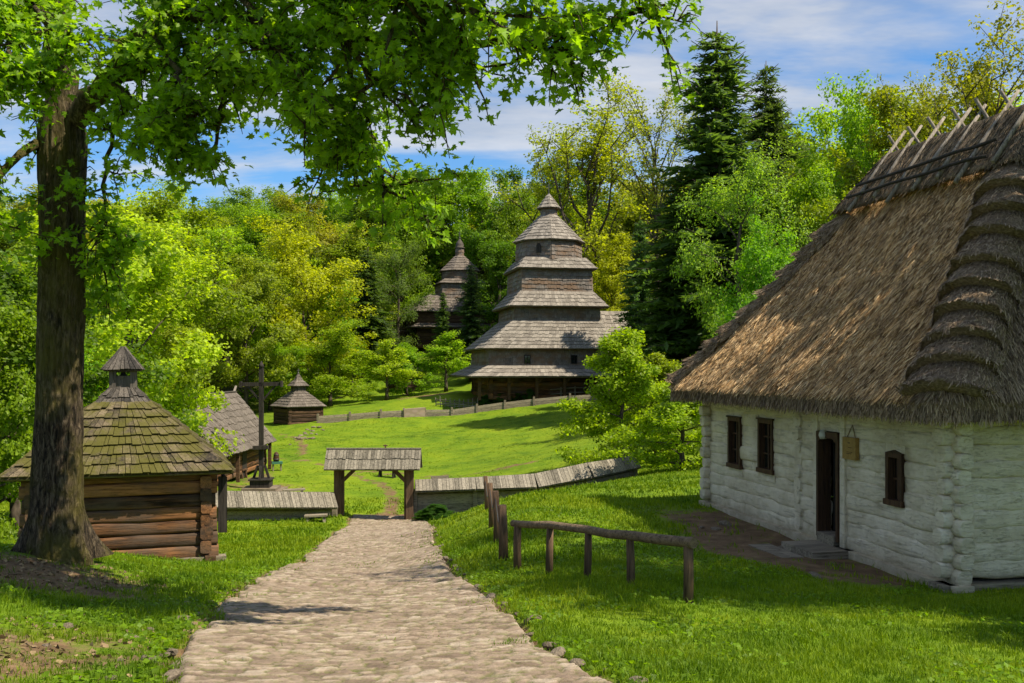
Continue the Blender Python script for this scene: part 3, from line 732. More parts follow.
# ------------------------------------------------------------------ log hut with a belfry
rr = random.Random(11)
hut = empty('log_hut', (-8.0, 20.5, -3.83), R(20), 'small log hut with mossy shingle roof and little open belfry', 'hut')
log_box(hut, 1.55, 1.55, .10, 1.86, 7, M['log_warm'], M['log_warm_y'], ext=.2, rh=.115, seed=3, sq=.95, ov=.495)
b = MB()
b.beam((-1.95, -1.62, .03), (1.92, -1.62, .03), .24, .2); b.beam((-1.9, 1.62, .03), (1.9, 1.62, .03), .24, .2); b.build('sill_beam', M['log_grey'], hut)
b = MB()
for sx in (-1, 1): b.beam((sx*1.62, -1.9, .06), (sx*1.62, 1.9, .06), .2, .2)
b.build('sill_beam', M['log_dark_y'], hut)
for (x, y) in ((1.55, -1.62), (-1.5, -1.6), (1.5, 1.5), (-1.5, 1.5)):
    b = MB(); b.tube([(x-.26, y, -.2), (x-.2, y, -.19), (x+.2, y, -.2), (x+.28, y, -.21)], [.10, .17, .16, .09], n=8, wob=.12, seed=int(x*10), sq=.6); b.build('foundation_stone', M['rock'], hut)
b = MB(); b.box((1.86, -1.60, 1.12), (.17, .05, 1.1)); b.box((1.90, -1.3, 1.12), (.05, .55, 1.1)); b.build('door_panel', M['dark_wood'], hut)
b = MB()
for sg in (-1, 1): b.beam((-1.9, sg*1.75, 1.80), (1.9, sg*1.75, 1.80), .13, .12); b.beam((sg*1.75, -1.9, 1.803), (sg*1.75, 1.9, 1.803), .13, .12)
b.build('wall_plate', M['log_dark'], hut)
b = MB(); frustum_shingles(b, ring(0, 0, 2.02, 2.02, 1.80), ring(0, 0, .50, .50, 3.12), 8, .135, .024, rr, ragged=.10, lift=1.9); rf = b.build('roof', M['roof_moss'], hut)
b = MB(); frustum_shingles(b, ring(0, 0, .58, .58, 3.0), ring(0, 0, .24, .24, 3.40), 2, .10, .022, rr, ragged=.2); b.build('roof_skirt', M['roof_dark'], hut)
bel = MB()
for sx in (-1, 1):
    for sy in (-1, 1): bel.box((sx*.20, sy*.20, 3.56), (.13, .13, .50))
for sx in (-1, 1): bel.box((sx*.21, 0, 3.50), (.05, .32, .30)); bel.box((0, sx*.21, 3.50), (.32, .05, .30)); bel.box((sx*.215, 0, 3.765), (.06, .5, .09)); bel.box((0, sx*.217, 3.765), (.4, .06, .086))
be = bel.build('belfry', M['roof_dark'], hut)
b = MB(); frustum_shingles(b, ring(0, 0, .36, .36, 3.77), ring(0, 0, .02, .02, 4.24), 1, .1, .02, rr, ragged=.1); b.build('belfry_cap', M['roof_dark'], be)
b = MB(); b.tube([(0, 0, 3.77), (0, 0, 3.70), (0, 0, 3.63), (0, 0, 3.61)], [.02, .05, .08, .09], n=10); b.build('bell', M['iron'], be)

# ------------------------------------------------------------------ roofed gate
gx0, gx1 = -6.46, -3.79
gate = empty('roofed_gate', (-5.12, 37.0, -5.72), 0, 'wooden gateway with two thick posts and a shingled gable roof over the path', 'gate')
for sx, nm in ((-1, gx0), (1, gx1)):
    b = MB(); x = nm+5.12
    b.beam((x, 0, -.25), (x, 0, 2.02), .27, .27, up=(0, 1, 0)); b.beam((x+sx*-.17, .04, -.25), (x+sx*-.17, .04, 1.9), .09, .2, up=(0, 1, 0)); b.build('post', M['post_wood'], gate)
    b = MB(); b.beam((x-sx*.08, 0, 1.40), (x-sx*.72, 0, 2.02), .13, .15, up=(0, 1, 0)); b.build('brace', M['post_wood'], gate)
b = MB(); b.beam((-1.72, 0, 2.08), (1.72, 0, 2.08), .20, .16); b.build('lintel', M['dark_wood'], gate)
for sg in (-1, 1):
    b = MB(); a, c = Vector((-1.77, sg*.56, 1.96)), Vector((1.75, sg*.56, 1.96)); d, e = Vector((-1.77, 0, 2.66)), Vector((1.75, 0, 2.66))
    if sg < 0: b.shingles(a, c, d, e, 2, .105, .02, rr, ragged=.06, over=.15)
    else: b.shingles(c, a, e, d, 2, .105, .02, rr, ragged=.06, over=.15)
    b.build('roof', M['fence_roof'], gate)
for x in (-1.70, 1.68):
    b = MB(); b.add([(x+dx, y, z) for dx in (-.02, .02) for y, z in ((-.48, 1.98), (.48, 1.98), (0, 2.58))], [(2, 1, 0), (3, 4, 5), (0, 1, 4, 3), (1, 2, 5, 4), (2, 0, 3, 5)]); b.build('gable_board', M['dark_wood'], gate)
b = MB(); b.beam((-1.77, 0, 2.69), (1.75, 0, 2.69), .10, .05); b.build('ridge_board', M['fence_roof'], gate)
b = MB(); b.beam((.42, 0, 2.70), (.42, 0, 2.84), .05, .05, up=(0, 1, 0)); b.beam((.34, 0, 2.80), (.50, 0, 2.80), .045, .045); b.build('finial', M['post_wood'], gate)
b = MB(); b.beam((-1.2, -.05, .0), (1.2, -.05, .02), .16, .10); b.build('sill_beam', M['log_dark'], gate)  # dark bar lying across the ground between the two posts

# ------------------------------------------------------------------ roofed plank fences beside the gate
def roofed_fence(pts, label, rz, seed):
    """pts: (X, Y, ridge z, eave z, base z)"""
    rr = random.Random(seed); o = Vector((pts[0][0], pts[0][1], pts[0][4]))
    root = empty('roofed_fence', o, 0, label, 'fence', 'roofed fences beside the gate')
    for a, c in zip(pts[:-1], pts[1:]):
        A, C = Vector((a[0], a[1], 0))-Vector((o.x, o.y, 0)), Vector((c[0], c[1], 0))-Vector((o.x, o.y, 0))
        d = (C-A).normalized(); nrm = Vector((d.y, -d.x, 0))
        rA, rC, eA, eC = a[2]-o.z, c[2]-o.z, a[3]-o.z, c[3]-o.z
        ra, rc = A+Vector((0, 0, rA)), C+Vector((0, 0, rC))
        for sg in (1, -1):
            ea, ec = A+nrm*(.50*sg)+Vector((0, 0, eA)), C+nrm*(.50*sg)+Vector((0, 0, eC))
            b = MB()
            if sg > 0: b.shingles(ea, ec, ra, rc, 1, .125, .022, rr, ragged=.0, over=0)
            else: b.shingles(ec, ea, rc, ra, 1, .125, .022, rr, ragged=.0, over=0)
            b.build('roof', M['fence_roof'], root)
        b = MB(); k = 5; bA, bC = a[4]-o.z, c[4]-o.z
        for i in range(k):
            f = (i+.5)/k; hA = bA-.25+(eA+.02-bA+.25)*f; hC = bC-.25+(eC+.02-bC+.25)*f
            th = (eA-bA+.27)/k
            b.beam(A+Vector((0, 0, hA)), C+Vector((0, 0, hC)), .12+rr.uniform(-.02, .02), th*.95)
        b.build('plank_panel', M['log_grey'], root)
        L = (C-A).length; npst = max(1, int(L/2.2))
        for i in range(npst+1):
            if i == npst and c is not pts[-1]: continue
            f = i/npst; P = A.lerp(C, f); b = MB()
            b.beam(P+nrm*.09+Vector((0, 0, bA+(bC-bA)*f-.25)), P+nrm*.09+Vector((0, 0, eA+(eC-eA)*f+.05)), .17, .17, up=(0, 1, 0)); b.build('post', M['log_grey'], root)
    return root
fz = lambda px, Y, ry, ey, by: ((px-512)/F*Y, Y, (HY-ry)/F*Y, (HY-ey)/F*(Y-.5), (HY-by)/F*Y)
roofed_fence([fz(415, 37.2, 480, 492, 509), fz(475, 37.5, 477.5, 490, 505), fz(534, 37.9, 474, 488, 500), fz(587, 38.6, 463, 478, 492), fz(634, 39.6, 456, 468, 483)],
             'long plank fence under a shingle roof climbing the slope right of the gate', 0, 5)
roofed_fence([fz(120, 33.2, 489, 507, 524), fz(215, 34.8, 491, 508.5, 523), fz(334, 36.7, 492.5, 508.5, 524)], 'plank fence under a flat grey shingle roof between the hut and the gate', 0, 6)

# ------------------------------------------------------------------ wayside cross
cz = h1(-11.2, 44.5)
cr = empty('wooden_cross', (-11.2, 44.5, cz), R(3), 'tall dark wooden cross on a stepped plinth beside the log cabin', 'cross')
def cb(name, p0, p1, w, h, m_='dark_wood'): b = MB(); b.beam(p0, p1, w, h, up=(0, 1, 0)); return b.build(name, M[m_], cr)
cb('shaft', (0, 0, .4), (0, 0, 5.45), .19, .19); b = MB(); b.tube([(0, 0, 5.45), (0, 0, 5.55), (0, 0, 5.72)], [.14, .10, .02], n=8); b.build('finial', M['dark_wood'], cr)
b = MB(); b.beam((-.86, -.01, 4.68), (.86, -.01, 4.70), .17, .17); b.box((-.9, -.01, 4.68), (.09, .26, .27)); b.box((.9, -.01, 4.70), (.09, .26, .27)); b.build('crossbeam', M['dark_wood'], cr)
for sx in (-1, 1): cb('brace', (sx*.1, 0, 4.0), (sx*.62, 0, 4.62), .08, .09)
b = MB(); b.beam((-.34, -.12, 1.86), (.34, -.12, 1.88), .26, .16); b.build('foot_rest', M['dark_wood'], cr)
for sx in (-1, 1): cb('prop', (sx*.36, 0, .42), (sx*.16, 0, 1.05), .1, .12)
for sy in (-1, 1): cb('prop', (0, sy*.36, .42), (0, sy*.16, 1.05), .1, .12)
b = MB(); b.box((0, 0, .26), (.86, .86, .36)); b.box((0, 0, .45), (.98, .98, .06)); b.build('plinth', M['dark_wood'], cr)
b = MB(); b.box((0, 0, .03), (1.5, 1.4, .14)); b.box((.12, .05, -.06), (1.8, 1.7, .10)); b.build('stone_base', M['rock'], cr)

# ------------------------------------------------------------------ log cabin
cab = empty('log_cabin', (-14.95, 48.6, -5.5), 0, 'long brown log cabin with steep grey shingle roof behind the wooden cross', 'cabin')
log_box(cab, 1.62, 4.7, .1, 1.55, 6, M['log_warm'], M['log_warm_y'], seed=9, rh=.12)
b = MB()
for sx in (-1, 1):
    lo = [Vector((sx*2.2, -5.2, 1.50)), Vector((sx*2.2, 5.2, 1.50))]; hi = [Vector((0, -5.2, 4.15)), Vector((0, 5.2, 4.15))]
    if sx > 0: b.shingles(lo[0], lo[1], hi[0], hi[1], 9, .19, .028, rr, ragged=.2)
    else: b.shingles(lo[1], lo[0], hi[1], hi[0], 9, .19, .028, rr, ragged=.2)
rfc = b.build('roof', M['roof_brown'], cab)
for y in (-4.6, 4.75):
    b = MB(); b.add([(x, y+dy, z) for dy in (-.04, .04) for x, z in ((-1.85, 1.5), (1.85, 1.5), (0, 3.95))], [(0, 1, 2), (5, 4, 3), (3, 4, 1, 0), (4, 5, 2, 1), (5, 3, 0, 2)]); b.build('gable', M['log_dark'], cab)
b = MB(); b.beam((0, 5.0, 4.18), (.0, 5.35, 4.46), .1, .07); b.build('ridge_end', M['stick'], cab)
b = MB(); b.beam((0, -5.2, 4.19), (0, 5.2, 4.19), .2, .05); b.build('ridge_board', M['roof_dark'], cab)
for y in (-1.6, 4.55): b = MB(); b.beam((2.02, y, -.1), (2.02, y, 1.6), .16, .16, up=(0, 1, 0)); b.build('porch_post', M['log_dark'], cab)
b = MB(); b.box((1.72, .6, .72), (.06, .8, 1.3)); b.build('door', M['dark_wood'], cab)

# ------------------------------------------------------------------ small square chapel with a lantern roof
ch = empty('log_chapel', (-16.2, 75.5, -4.40), R(36.5), 'small dark log chapel with two tier pointed shingle roof at the meadow edge', 'chapel')
log_box(ch, 1.28, 1.28, .0, 1.46, 5, M['log_dark'], M['log_dark_y'], ext=.14, rh=.12, seed=13)
b = MB(); frustum_shingles(b, ring(0, 0, 1.56, 1.56, 1.42), ring(0, 0, .40, .40, 2.56), 6, .2, .028, rr); b.build('roof', M['roof_brown'], ch)
b = MB(); frustum_shingles(b, ring(0, 0, .40, .40, 2.5), ring(0, 0, .40, .40, 3.0), 1, .16, .02, rr); b.build('lantern', M['roof_dark'], ch)
b = MB(); frustum_shingles(b, ring(0, 0, .60, .60, 2.96), ring(0, 0, .22, .22, 3.42), 2, .17, .024, rr); frustum_shingles(b, ring(0, 0, .22, .22, 3.42), ring(0, 0, .04, .04, 3.86), 2, .14, .02, rr); b.build('lantern_roof', M['roof_brown'], ch)
finial('cross', ch, 3.85, .42, .05)

# ------------------------------------------------------------------ tiered timber church
rr = random.Random(21)
chu = empty('timber_church', (3.05, 82.5, -2.25), R(11), 'large grey timber church with stacked shingled roofs tapering to a spire', 'church')
oc = -1.05
log_box(chu, 4.55, 4.2, -.3, 1.75, 6, M['log_warm'], M['log_warm_y'], ext=.25, rh=.16, seed=17, cx=oc)
for x in (-5.6, -3.3, -1.1, 1.1, 3.3, 5.4):
    b = MB(); b.beam((oc+x, -5.15, -.3), (oc+x, -5.15, 1.5), .22, .22, up=(0, 1, 0)); b.beam((oc+x, -5.15, .85), (oc+x+(.5 if x < 5 else -.5), -5.15, 1.5), .14, .14, up=(0, 1, 0)); b.build('porch_post', M['log_dark'], chu)
b = MB(); b.beam((oc-6, -5.15, 1.55), (oc+6, -5.15, 1.55), .2, .22); b.build('porch_beam', M['log_dark'], chu)
def tier(name, lo, hi, rows, m_, w=.26, th=.035, **k):
    b = MB(); frustum_shingles(b, lo, hi, rows, w, th, rr, **k); return b.build(name, m_, chu)
def closed(lo):  # soffit board under an eave
    b = MB(); b.add([p+Vector((0, 0, -.04)) for p in lo]+[p+Vector((0, 0, -.10)) for p in lo], [tuple(range(len(lo))), tuple(range(len(lo), 2*len(lo)))[::-1]]+[(i, i+len(lo), (i+1) % len(lo)+len(lo), (i+1) % len(lo)) for i in range(len(lo))]); b.build('eave_board', M['log_dark'], chu)
def roof_tier(lo, hi, rows, **k): closed([p.lerp(Vector((hi[0]+hi[2])/2 if len(hi) == 4 else sum(hi, Vector())/len(hi)), .012) for p in lo]); tier('roof', lo, hi, rows, M['roof_grey'], **k)
roof_tier(ring(oc, 0, 6.35, 6.0, 1.50), ring(oc, 0, 4.8, 4.4, 2.35), 3)
w1 = tier('shingle_wall', ring(oc, 0, 4.75, 4.35, 2.25), ring(oc, 0, 4.7, 4.3, 3.72), 4, M['wall_shingle'])
roof_tier(ring(oc+.1, 0, 5.35, 4.9, 3.68), ring(-.1, 0, 3.55, 3.45, 5.95), 8)
tier('shingle_wall', ring(-.1, 0, 3.5, 3.4, 5.85), ring(-.05, 0, 3.42, 3.35, 7.12), 4, M['wall_shingle'])
roof_tier(ring(-.05, 0, 4.0, 3.95, 7.05), ring(0, 0, 2.95, 2.95, 8.3), 4)
tier('shingle_wall', ring(0, 0, 2.92, 2.92, 8.2), ring(0, 0, 2.85, 2.85, 10.2), 6, M['wall_shingle'])
roof_tier(ring(0, 0, 3.22, 3.22, 10.12), ring(0, 0, 2.45, 2.45, 11.05), 3)
v0 = -math.pi/2-R(9)
w2 = tier('shingle_wall', ngon(0, 0, 2.72, 8, 10.6, v0), ngon(0, 0, 2.66, 8, 12.6, v0), 6, M['wall_shingle'])
roof_tier(ngon(0, 0, 2.95, 8, 12.5, v0), ngon(0, 0, .72, 8, 14.75, v0), 8, w=.22)
tier('shingle_wall', ngon(0, 0, .66, 8, 14.6, v0), ngon(0, 0, .64, 8, 15.45, v0), 2, M['wall_shingle'], w=.2)
roof_tier(ngon(0, 0, .95, 8, 15.35, v0), ngon(0, 0, .05, 8, 16.55, v0), 4, w=.16)
finial('cross', chu, 16.5, .95, .06)
for x in (-2.75, 1.0):
    b = MB(); b.box((x, -4.38, 2.85), (.52, .12, .70)); wi = b.build('window', M['dark_wood'], chu)
    b = MB(); b.box((x-.12, -4.445, 2.85), (.18, .02, .55)); b.box((x+.12, -4.445, 2.85), (.18, .02, .55)); b.build('pane', M['glass'], wi)
va, vb = ngon(0, 0, 2.72, 8, 0, v0)[7], ngon(0, 0, 2.72, 8, 0, v0)[0]; mid = va.lerp(vb, .5); nn = mid.normalized()
tt_ = (vb-va).normalized(); b = MB(); pr_ = [(-.2, 0), (.2, 0), (.2, .55), (.1, .75), (-.1, .75), (-.2, .55)]
b.add([mid+nn*(.02+d)+tt_*x+Vector((0, 0, 11.45+z)) for d in (0, .08) for x, z in pr_], [(0, 1, 2, 3, 4, 5)[::-1], (6, 7, 8, 9, 10, 11)]+[(i, (i+1) % 6, (i+1) % 6+6, i+6) for i in range(6)]); b.build('window', M['dark_wood'], chu)
# nave wing running to the right
b = MB(); b.shingles((3.2, -2.2, 3.3), (16, -2.2, 3.3), (3.2, 1.6, 7.0), (16, 1.6, 7.0), 10, .28, .035, rr); b.shingles((16, 5.4, 3.3), (3.2, 5.4, 3.3), (16, 1.6, 7.0), (3.2, 1.6, 7.0), 8, .4, .035, rr); b.build('nave_roof', M['roof_grey'], chu)
b = MB(); b.shingles((3.0, -1.7, -.3), (15.6, -1.7, -.3), (3.0, -1.7, 3.75), (15.6, -1.7, 3.75), 8, .3, .03, rr); b.shingles((15.6, -1.7, -.3), (15.6, 5, -.3), (15.6, -1.7, 3.7), (15.6, 5, 3.7), 8, .3, .03, rr); b.build('nave_wall', M['wall_shingle'], chu)

# ------------------------------------------------------------------ second church among the trees
rr = random.Random(22)
ch2 = empty('domed_church', (-6.2, 118, 3.0), R(14), 'smaller brown timber church with octagonal dome roof half hidden by trees', 'church')
def t2(name, lo, hi, rows, m_, w=.3, th=.04): b = MB(); frustum_shingles(b, lo, hi, rows, w, th, rr); return b.build(name, m_, ch2)
log_box(ch2, 5.4, 3.4, -.8, 3.4, 10, M['log_dark'], M['log_dark_y'], rh=.16, seed=19)
t2('roof', ring(0, 0, 6.3, 4.4, 1.5), ring(0, 0, 5.5, 3.5, 2.0), 2, M['roof_brown'])
t2('roof', ring(0, 0, 6.1, 4.0, 3.3), ring(0, 0, 3.9, 1.9, 5.35), 6, M['roof_brown'])
t2('shingle_wall', ring(0, 0, 2.5, 2.3, 4.6), ring(0, 0, 2.5, 2.3, 6.8), 5, M['wall_shingle'])
t2('roof', ring(0, 0, 2.8, 2.6, 6.7), ring(0, 0, 2.1, 2.0, 7.25), 2, M['roof_brown'])
t2('shingle_wall', ngon(0, 0, 2.18, 8, 7.1, .3), ngon(0, 0, 2.16, 8, 8.35, .3), 3, M['wall_shingle'])
t2('roof', ngon(0, 0, 2.5, 8, 8.25, .3), ngon(0, 0, .5, 8, 10.15, .3), 6, M['roof_brown'], .24)
t2('lantern', ngon(0, 0, .46, 8, 10.0, .3), ngon(0, 0, .46, 8, 11.1, .3), 2, M['wall_shingle'], .2)
b = MB(); b.tube([(0, 0, 11.05), (0, 0, 11.15), (0, 0, 11.2), (0, 0, 11.45), (0, 0, 11.75), (0, 0, 12.1), (0, 0, 12.3)], [.62, .62, .42, .5, .36, .12, .03], n=12); b.build('onion_dome', M['roof_dark'], ch2)
finial('cross', ch2, 12.25, .8, .07)
sh = empty('log_shed', on(404, 98), R(25), 'low log shed with brown hipped roof under the trees left of the churches', 'shed')
log_box(sh, 1.2, 1.1, -.2, 1.75, 6, M['log_dark'], M['log_dark_y'], seed=23)
b = MB(); frustum_shingles(b, ring(0, 0, 1.7, 1.6, 1.68), ring(0, 0, .3, .05, 2.75), 5, .25, .035, rr); b.build('roof', M['roof_brown'], sh)

# ------------------------------------------------------------------ low fence along the meadow, garden
def low_fence(pts):
    o = on(pts[0][0], pts[0][1]); root = empty('plank_fence', o, 0, 'low weathered plank fence with a short stone section along the upper meadow edge', 'fence')
    P = [on(px, Y) for px, Y in pts]
    for i, (a, c) in enumerate(zip(P[:-1], P[1:])):
        A, C = a-o, c-o; L = (C-A).length
        if i == 3:
            b = MB(); b.beam(A+Vector((0, 0, .25)), C+Vector((0, 0, .34)), .34, .72); b.build('stone_section', M['masonry'], root)
        else:
            k = max(1, round(L/2.1))
            for j in range(k):
                p0, p1 = A.lerp(C, j/k), A.lerp(C, (j+1)/k); b = MB()
                for q_ in range(3): b.beam(p0+Vector((0, 0, .03+.19*q_)), p1+Vector((0, 0, .03+.19*q_+rr.uniform(-.02, .02))), .07+.01*q_, .185)
                b.build('plank_panel', M['log_grey'], root)
        b = MB(); b.beam(A+Vector((0, -.06, -.15)), A+Vector((0, -.06, .68)), .15, .15, up=(0, 1, 0)); b.build('post', M['log_grey'], root)
low_fence([(318, 74), (350, 74.4), (381, 74.7), (404, 75), (425, 75.2), (452, 75.5), (477, 75.8), (505, 76), (534, 76.1), (570, 76.3), (605, 76.5)])
o = on(436, 79.5); wf = empty('wattle_fence', o, 0, 'ragged woven twig fence left of the garden plants', 'fence')
b = MB(); pp = [on(436+i*4.6, 79.5-.25*i) - o for i in range(10)]
for k in range(4): b.tube([p+Vector((0, .06*(-1)**(i+k), .12+.13*k+rr.uniform(-.04, .04))) for i, p in enumerate(pp)], .035, n=5)
b.build('woven_twigs', M['stick'], wf)
for p in pp:
    b = MB(); b.beam(p+Vector((0, 0, -.1)), p+Vector((rr.uniform(-.04, .04), 0, .62+rr.uniform(0, .2))), .06, .06, up=(0, 1, 0)); b.build('stake', M['stick'], wf)
o = on(533, 78.2); rf2 = empty('rail_fence', o, 0, 'grey two rail fence before the church porch', 'fence')
pp = [on(533+i*14, 78.2)-o for i in range(5)]
for p in pp: b = MB(); b.beam(p+Vector((0, 0, -.1)), p+Vector((0, 0, .95)), .12, .12, up=(0, 1, 0)); b.build('post', M['log_grey'], rf2)
for h in (.45, .82): b = MB(); b.tube([p+Vector((0, -.1, h)) for p in pp], .045, n=6); b.build('rail', M['log_grey'], rf2)

# ------------------------------------------------------------------ rail fence by the path
P5 = [(688, 11.5), (631, 12.42), (587, 13.25), (549, 14.06), (518, 14.8)]; tops = [-2.06, -2.13, -2.20, -2.27, -2.36]
o = on(688, 11.5); rl = empty('rail_fence', o, 0, 'short round wood rail on five posts on the grass bank', 'fence')
tp = []
for i, ((px, Y), tz) in enumerate(zip(P5, tops)):
    p = on(px, Y)-o; t_ = Vector((p.x+rnd.uniform(-.02, .02), p.y, tz-o.z)); r0 = .058 if i in (0, 4) else .05
    b = MB(); b.tube([p+Vector((0, 0, -.2)), p.lerp(t_, .5)+Vector((rnd.uniform(-.012, .012), 0, 0)), t_], [r0*1.05, r0, r0*.95], n=10, wob=.06, seed=i); b.build('post', M['post_wood'], rl); tp.append(t_+Vector((0, 0, .035)))
d = (tp[0]-tp[1]).normalized(); e = (tp[4]-tp[3]).normalized()
pr_ = [tp[4]+e*.14]
for i in (4, 3, 2, 1):
    pr_.append(tp[i]+Vector((0, 0, rnd.uniform(-.01, .01)))); pr_.append(tp[i].lerp(tp[i-1], .5)+Vector((0, 0, rnd.uniform(-.03, .01))))
pr_ += [tp[0], tp[0]+d*.10]
b = MB(); b.tube(pr_, [.050+.016*i/len(pr_) for i in range(len(pr_))], n=10, wob=.05, seed=4); b.build('rail', M['rail_wood'], rl)
P4 = [(503.5, 15.6, 505), (497, 17.8, 491), (491.5, 20.6, 483), (487, 24.0, 476)]
o = on(503, 15.6); rw = empty('post_fence', o, 0, 'row of four leaning bare posts running down the bank towards the gate', 'fence')
tp = []
for i, (px, Y, ty) in enumerate(P4):
    p = on(px, Y)-o; t_ = at(px-1.6, ty, Y)-o; r0 = (.072, .062, .058, .055)[i]
    b = MB(); b.tube([p+Vector((0, 0, -.2)), p.lerp(t_, .5)+Vector((.01, 0, 0)), t_], [r0*1.06, r0, r0*.95], n=10, wob=.06, seed=20+i); b.build('post', M['post_wood'], rw); tp.append(t_)
b = MB()
for a, c in zip(tp[:-1], tp[1:]): b.tube([a+Vector((0, 0, -.12)), a.lerp(c, .5)+Vector((0, 0, -.42)), c+Vector((0, 0, -.12))], .008, n=5)
b.build('wire', M['iron'], rw)

# ------------------------------------------------------------------ benches, table, barrel
def bench(px, Y, L, label, rz=0.0, h=.42, back=False, m_='log_grey'):
    root = empty('bench', on(px, Y), rz, label, 'bench'); b = MB()
    for k in (-1, 1): b.beam((-L/2, k*.09, h), (L/2, k*.09, h+.02), .17, .06)
    b.build('seat', M[m_], root)
    for sx in (-1, 1):
        b = MB(); b.beam((sx*L*.38, -.14, -.05), (sx*L*.36, -.05, h), .09, .09, up=(0, 1, 0)); b.beam((sx*L*.38, .14, -.05), (sx*L*.36, .05, h), .09, .09, up=(0, 1, 0)); b.build('leg', M[m_], root)
    if back: b = MB(); b.beam((-L/2, .2, h+.35), (L/2, .2, h+.37), .05, .16); b.beam((-L*.4, .19, h-.1), (-L*.4, .2, h+.4), .07, .06, up=(0, 1, 0)); b.beam((L*.4, .19, h-.1), (L*.4, .2, h+.4), .07, .06, up=(0, 1, 0)); b.build('backrest', M[m_], root)
bench(316, 35.6, .8, 'tiny plank bench on the grass at the foot of the left fence', .1, .22)
bench(242, 49, .6, 'short dark bench against the cabin wall left of the cross', 1.4, .4, m_='log_dark')
bench(387, 50.5, 1.0, 'dark plank bench with backrest standing on the grass seen through the gate', -.25, .35, True, 'dark_wood')
bench(440, 41.5, .75, 'grey bench just behind the right fence, only its seat showing', .1, .62, True)
bench(294, 39.5, .85, 'weathered tilted beam bench peeping over the left fence', .3, .70)
o = on(277, 52.4); gt = empty('trestle_table', o, .3, 'little green trestle table at the corner of the log cabin', 'table')
b = MB(); b.box((0, 0, .42), (.55, .42, .12)); b.build('table_top', M['green_paint'], gt)
for sx in (-1, 1): b = MB(); b.beam((sx*.2, 0, -.05), (sx*.2, 0, .38), .07, .3, up=(0, 1, 0)); b.build('leg', M['log_grey'], gt)
ba = empty('barrel', o+Vector((-.04, 0, .48)), 0, 'small brown wooden churn standing on the green table', 'churn')
b = MB(); b.tube([(0, 0, 0), (0, 0, .14), (0, 0, .3), (0, 0, .42), (0, 0, .5)], [.14, .16, .14, .12, .06], n=12); b.build('staves', M['brown_paint'], ba)
b = MB(); b.tube([(0, 0, .1), (0, 0, .15)], [.168, .168], n=12); b.tube([(0, 0, .33), (0, 0, .37)], [.146, .142], n=12); b.build('hoop', M['iron'], ba)
# ------------------------------------------------------------------ loose stones
def rock(name, s, seed, m_=None):
    rr = np.random.default_rng(seed); import bmesh
    bm = bmesh.new(); bmesh.ops.create_icosphere(bm, subdivisions=2, radius=1)
    sc = np.array([1, rr.uniform(.6, .9), rr.uniform(.38, .55)])*s; pl_ = rr.normal(size=(7, 3)); pl_ /= np.linalg.norm(pl_, axis=1, keepdims=True)
    for v in bm.verts:
        p = np.array(v.co)
        for q_ in pl_:
            d = p@q_-.74
            if d > 0: p = p-q_*d*.9
        p = p*(1+rr.normal()*.03)*sc; v.co = p
    me = bpy.data.meshes.new(name); bm.to_mesh(me); bm.free(); me.materials.append(M['rock'])
    for f_ in me.polygons: f_.use_smooth = False
    return me
RK = [rock('kerb_stone', 1, 300+i) for i in range(5)]
def put_rock(name, x, y, s, label, group, sink=.12):
    o = bpy.data.objects.new(name, RK[rnd.randrange(5)]); COL.objects.link(o); o.location = (x, y, h1(x, y)+s*(.2-sink)); o.scale = (s*rnd.uniform(.8, 1.3), s, s*rnd.uniform(.8, 1.2)); o.rotation_euler = (rnd.uniform(-.2, .2), rnd.uniform(-.2, .2), rnd.uniform(0, 6.3))
    tag(o, label, 'stone', group)
y = 6.2
while y < 30:
    x = float(np.interp(y, PY, PR))+rnd.uniform(-.06, .22); s = rnd.uniform(.04, .095)
    put_rock('kerb_stone', x, y, s, 'rough pale kerb stone along the right rim of the cobbled path', 'kerb stones right of the path'); y += rnd.uniform(.2, .7)*(1+.03*y)
y = 5.8
while y < 13:
    x = float(np.interp(y, PY, PL))-rnd.uniform(-.05, .55); s = rnd.uniform(.03, .09)
    put_rock('kerb_stone', x, y, s, 'rough pale stone in the bare earth along the left rim of the path', 'stones left of the path'); y += rnd.uniform(.12, .5)
for i in range(12):
    put_rock('stone', rnd.uniform(-5.2, -3.6), rnd.uniform(6.2, 9), rnd.uniform(.025, .065), 'loose stone lying in the worn earth at the lower left corner', 'loose stones under the maple')
for i in range(26):
    f = rnd.random(); p = on(292+28*f+rnd.uniform(-7, 7), 62+10*f+rnd.uniform(-2.4, 2.4)); put_rock('rubble_stone', p.x, p.y, rnd.uniform(.08, .26), 'pale rubble stone scattered on the meadow slope below the chapel', 'rubble below the chapel')
for i in range(8):
    p = CC+Vector((math.cos(CA), math.sin(CA), 0))*rnd.uniform(-1.9, -.4)+Vector((-math.sin(CA), math.cos(CA), 0))*rnd.uniform(.3, 6); put_rock('flat_stone', p.x, p.y, rnd.uniform(.06, .2), 'flat stone set in the bare earth before the cottage', 'flat stones before the cottage', .16)
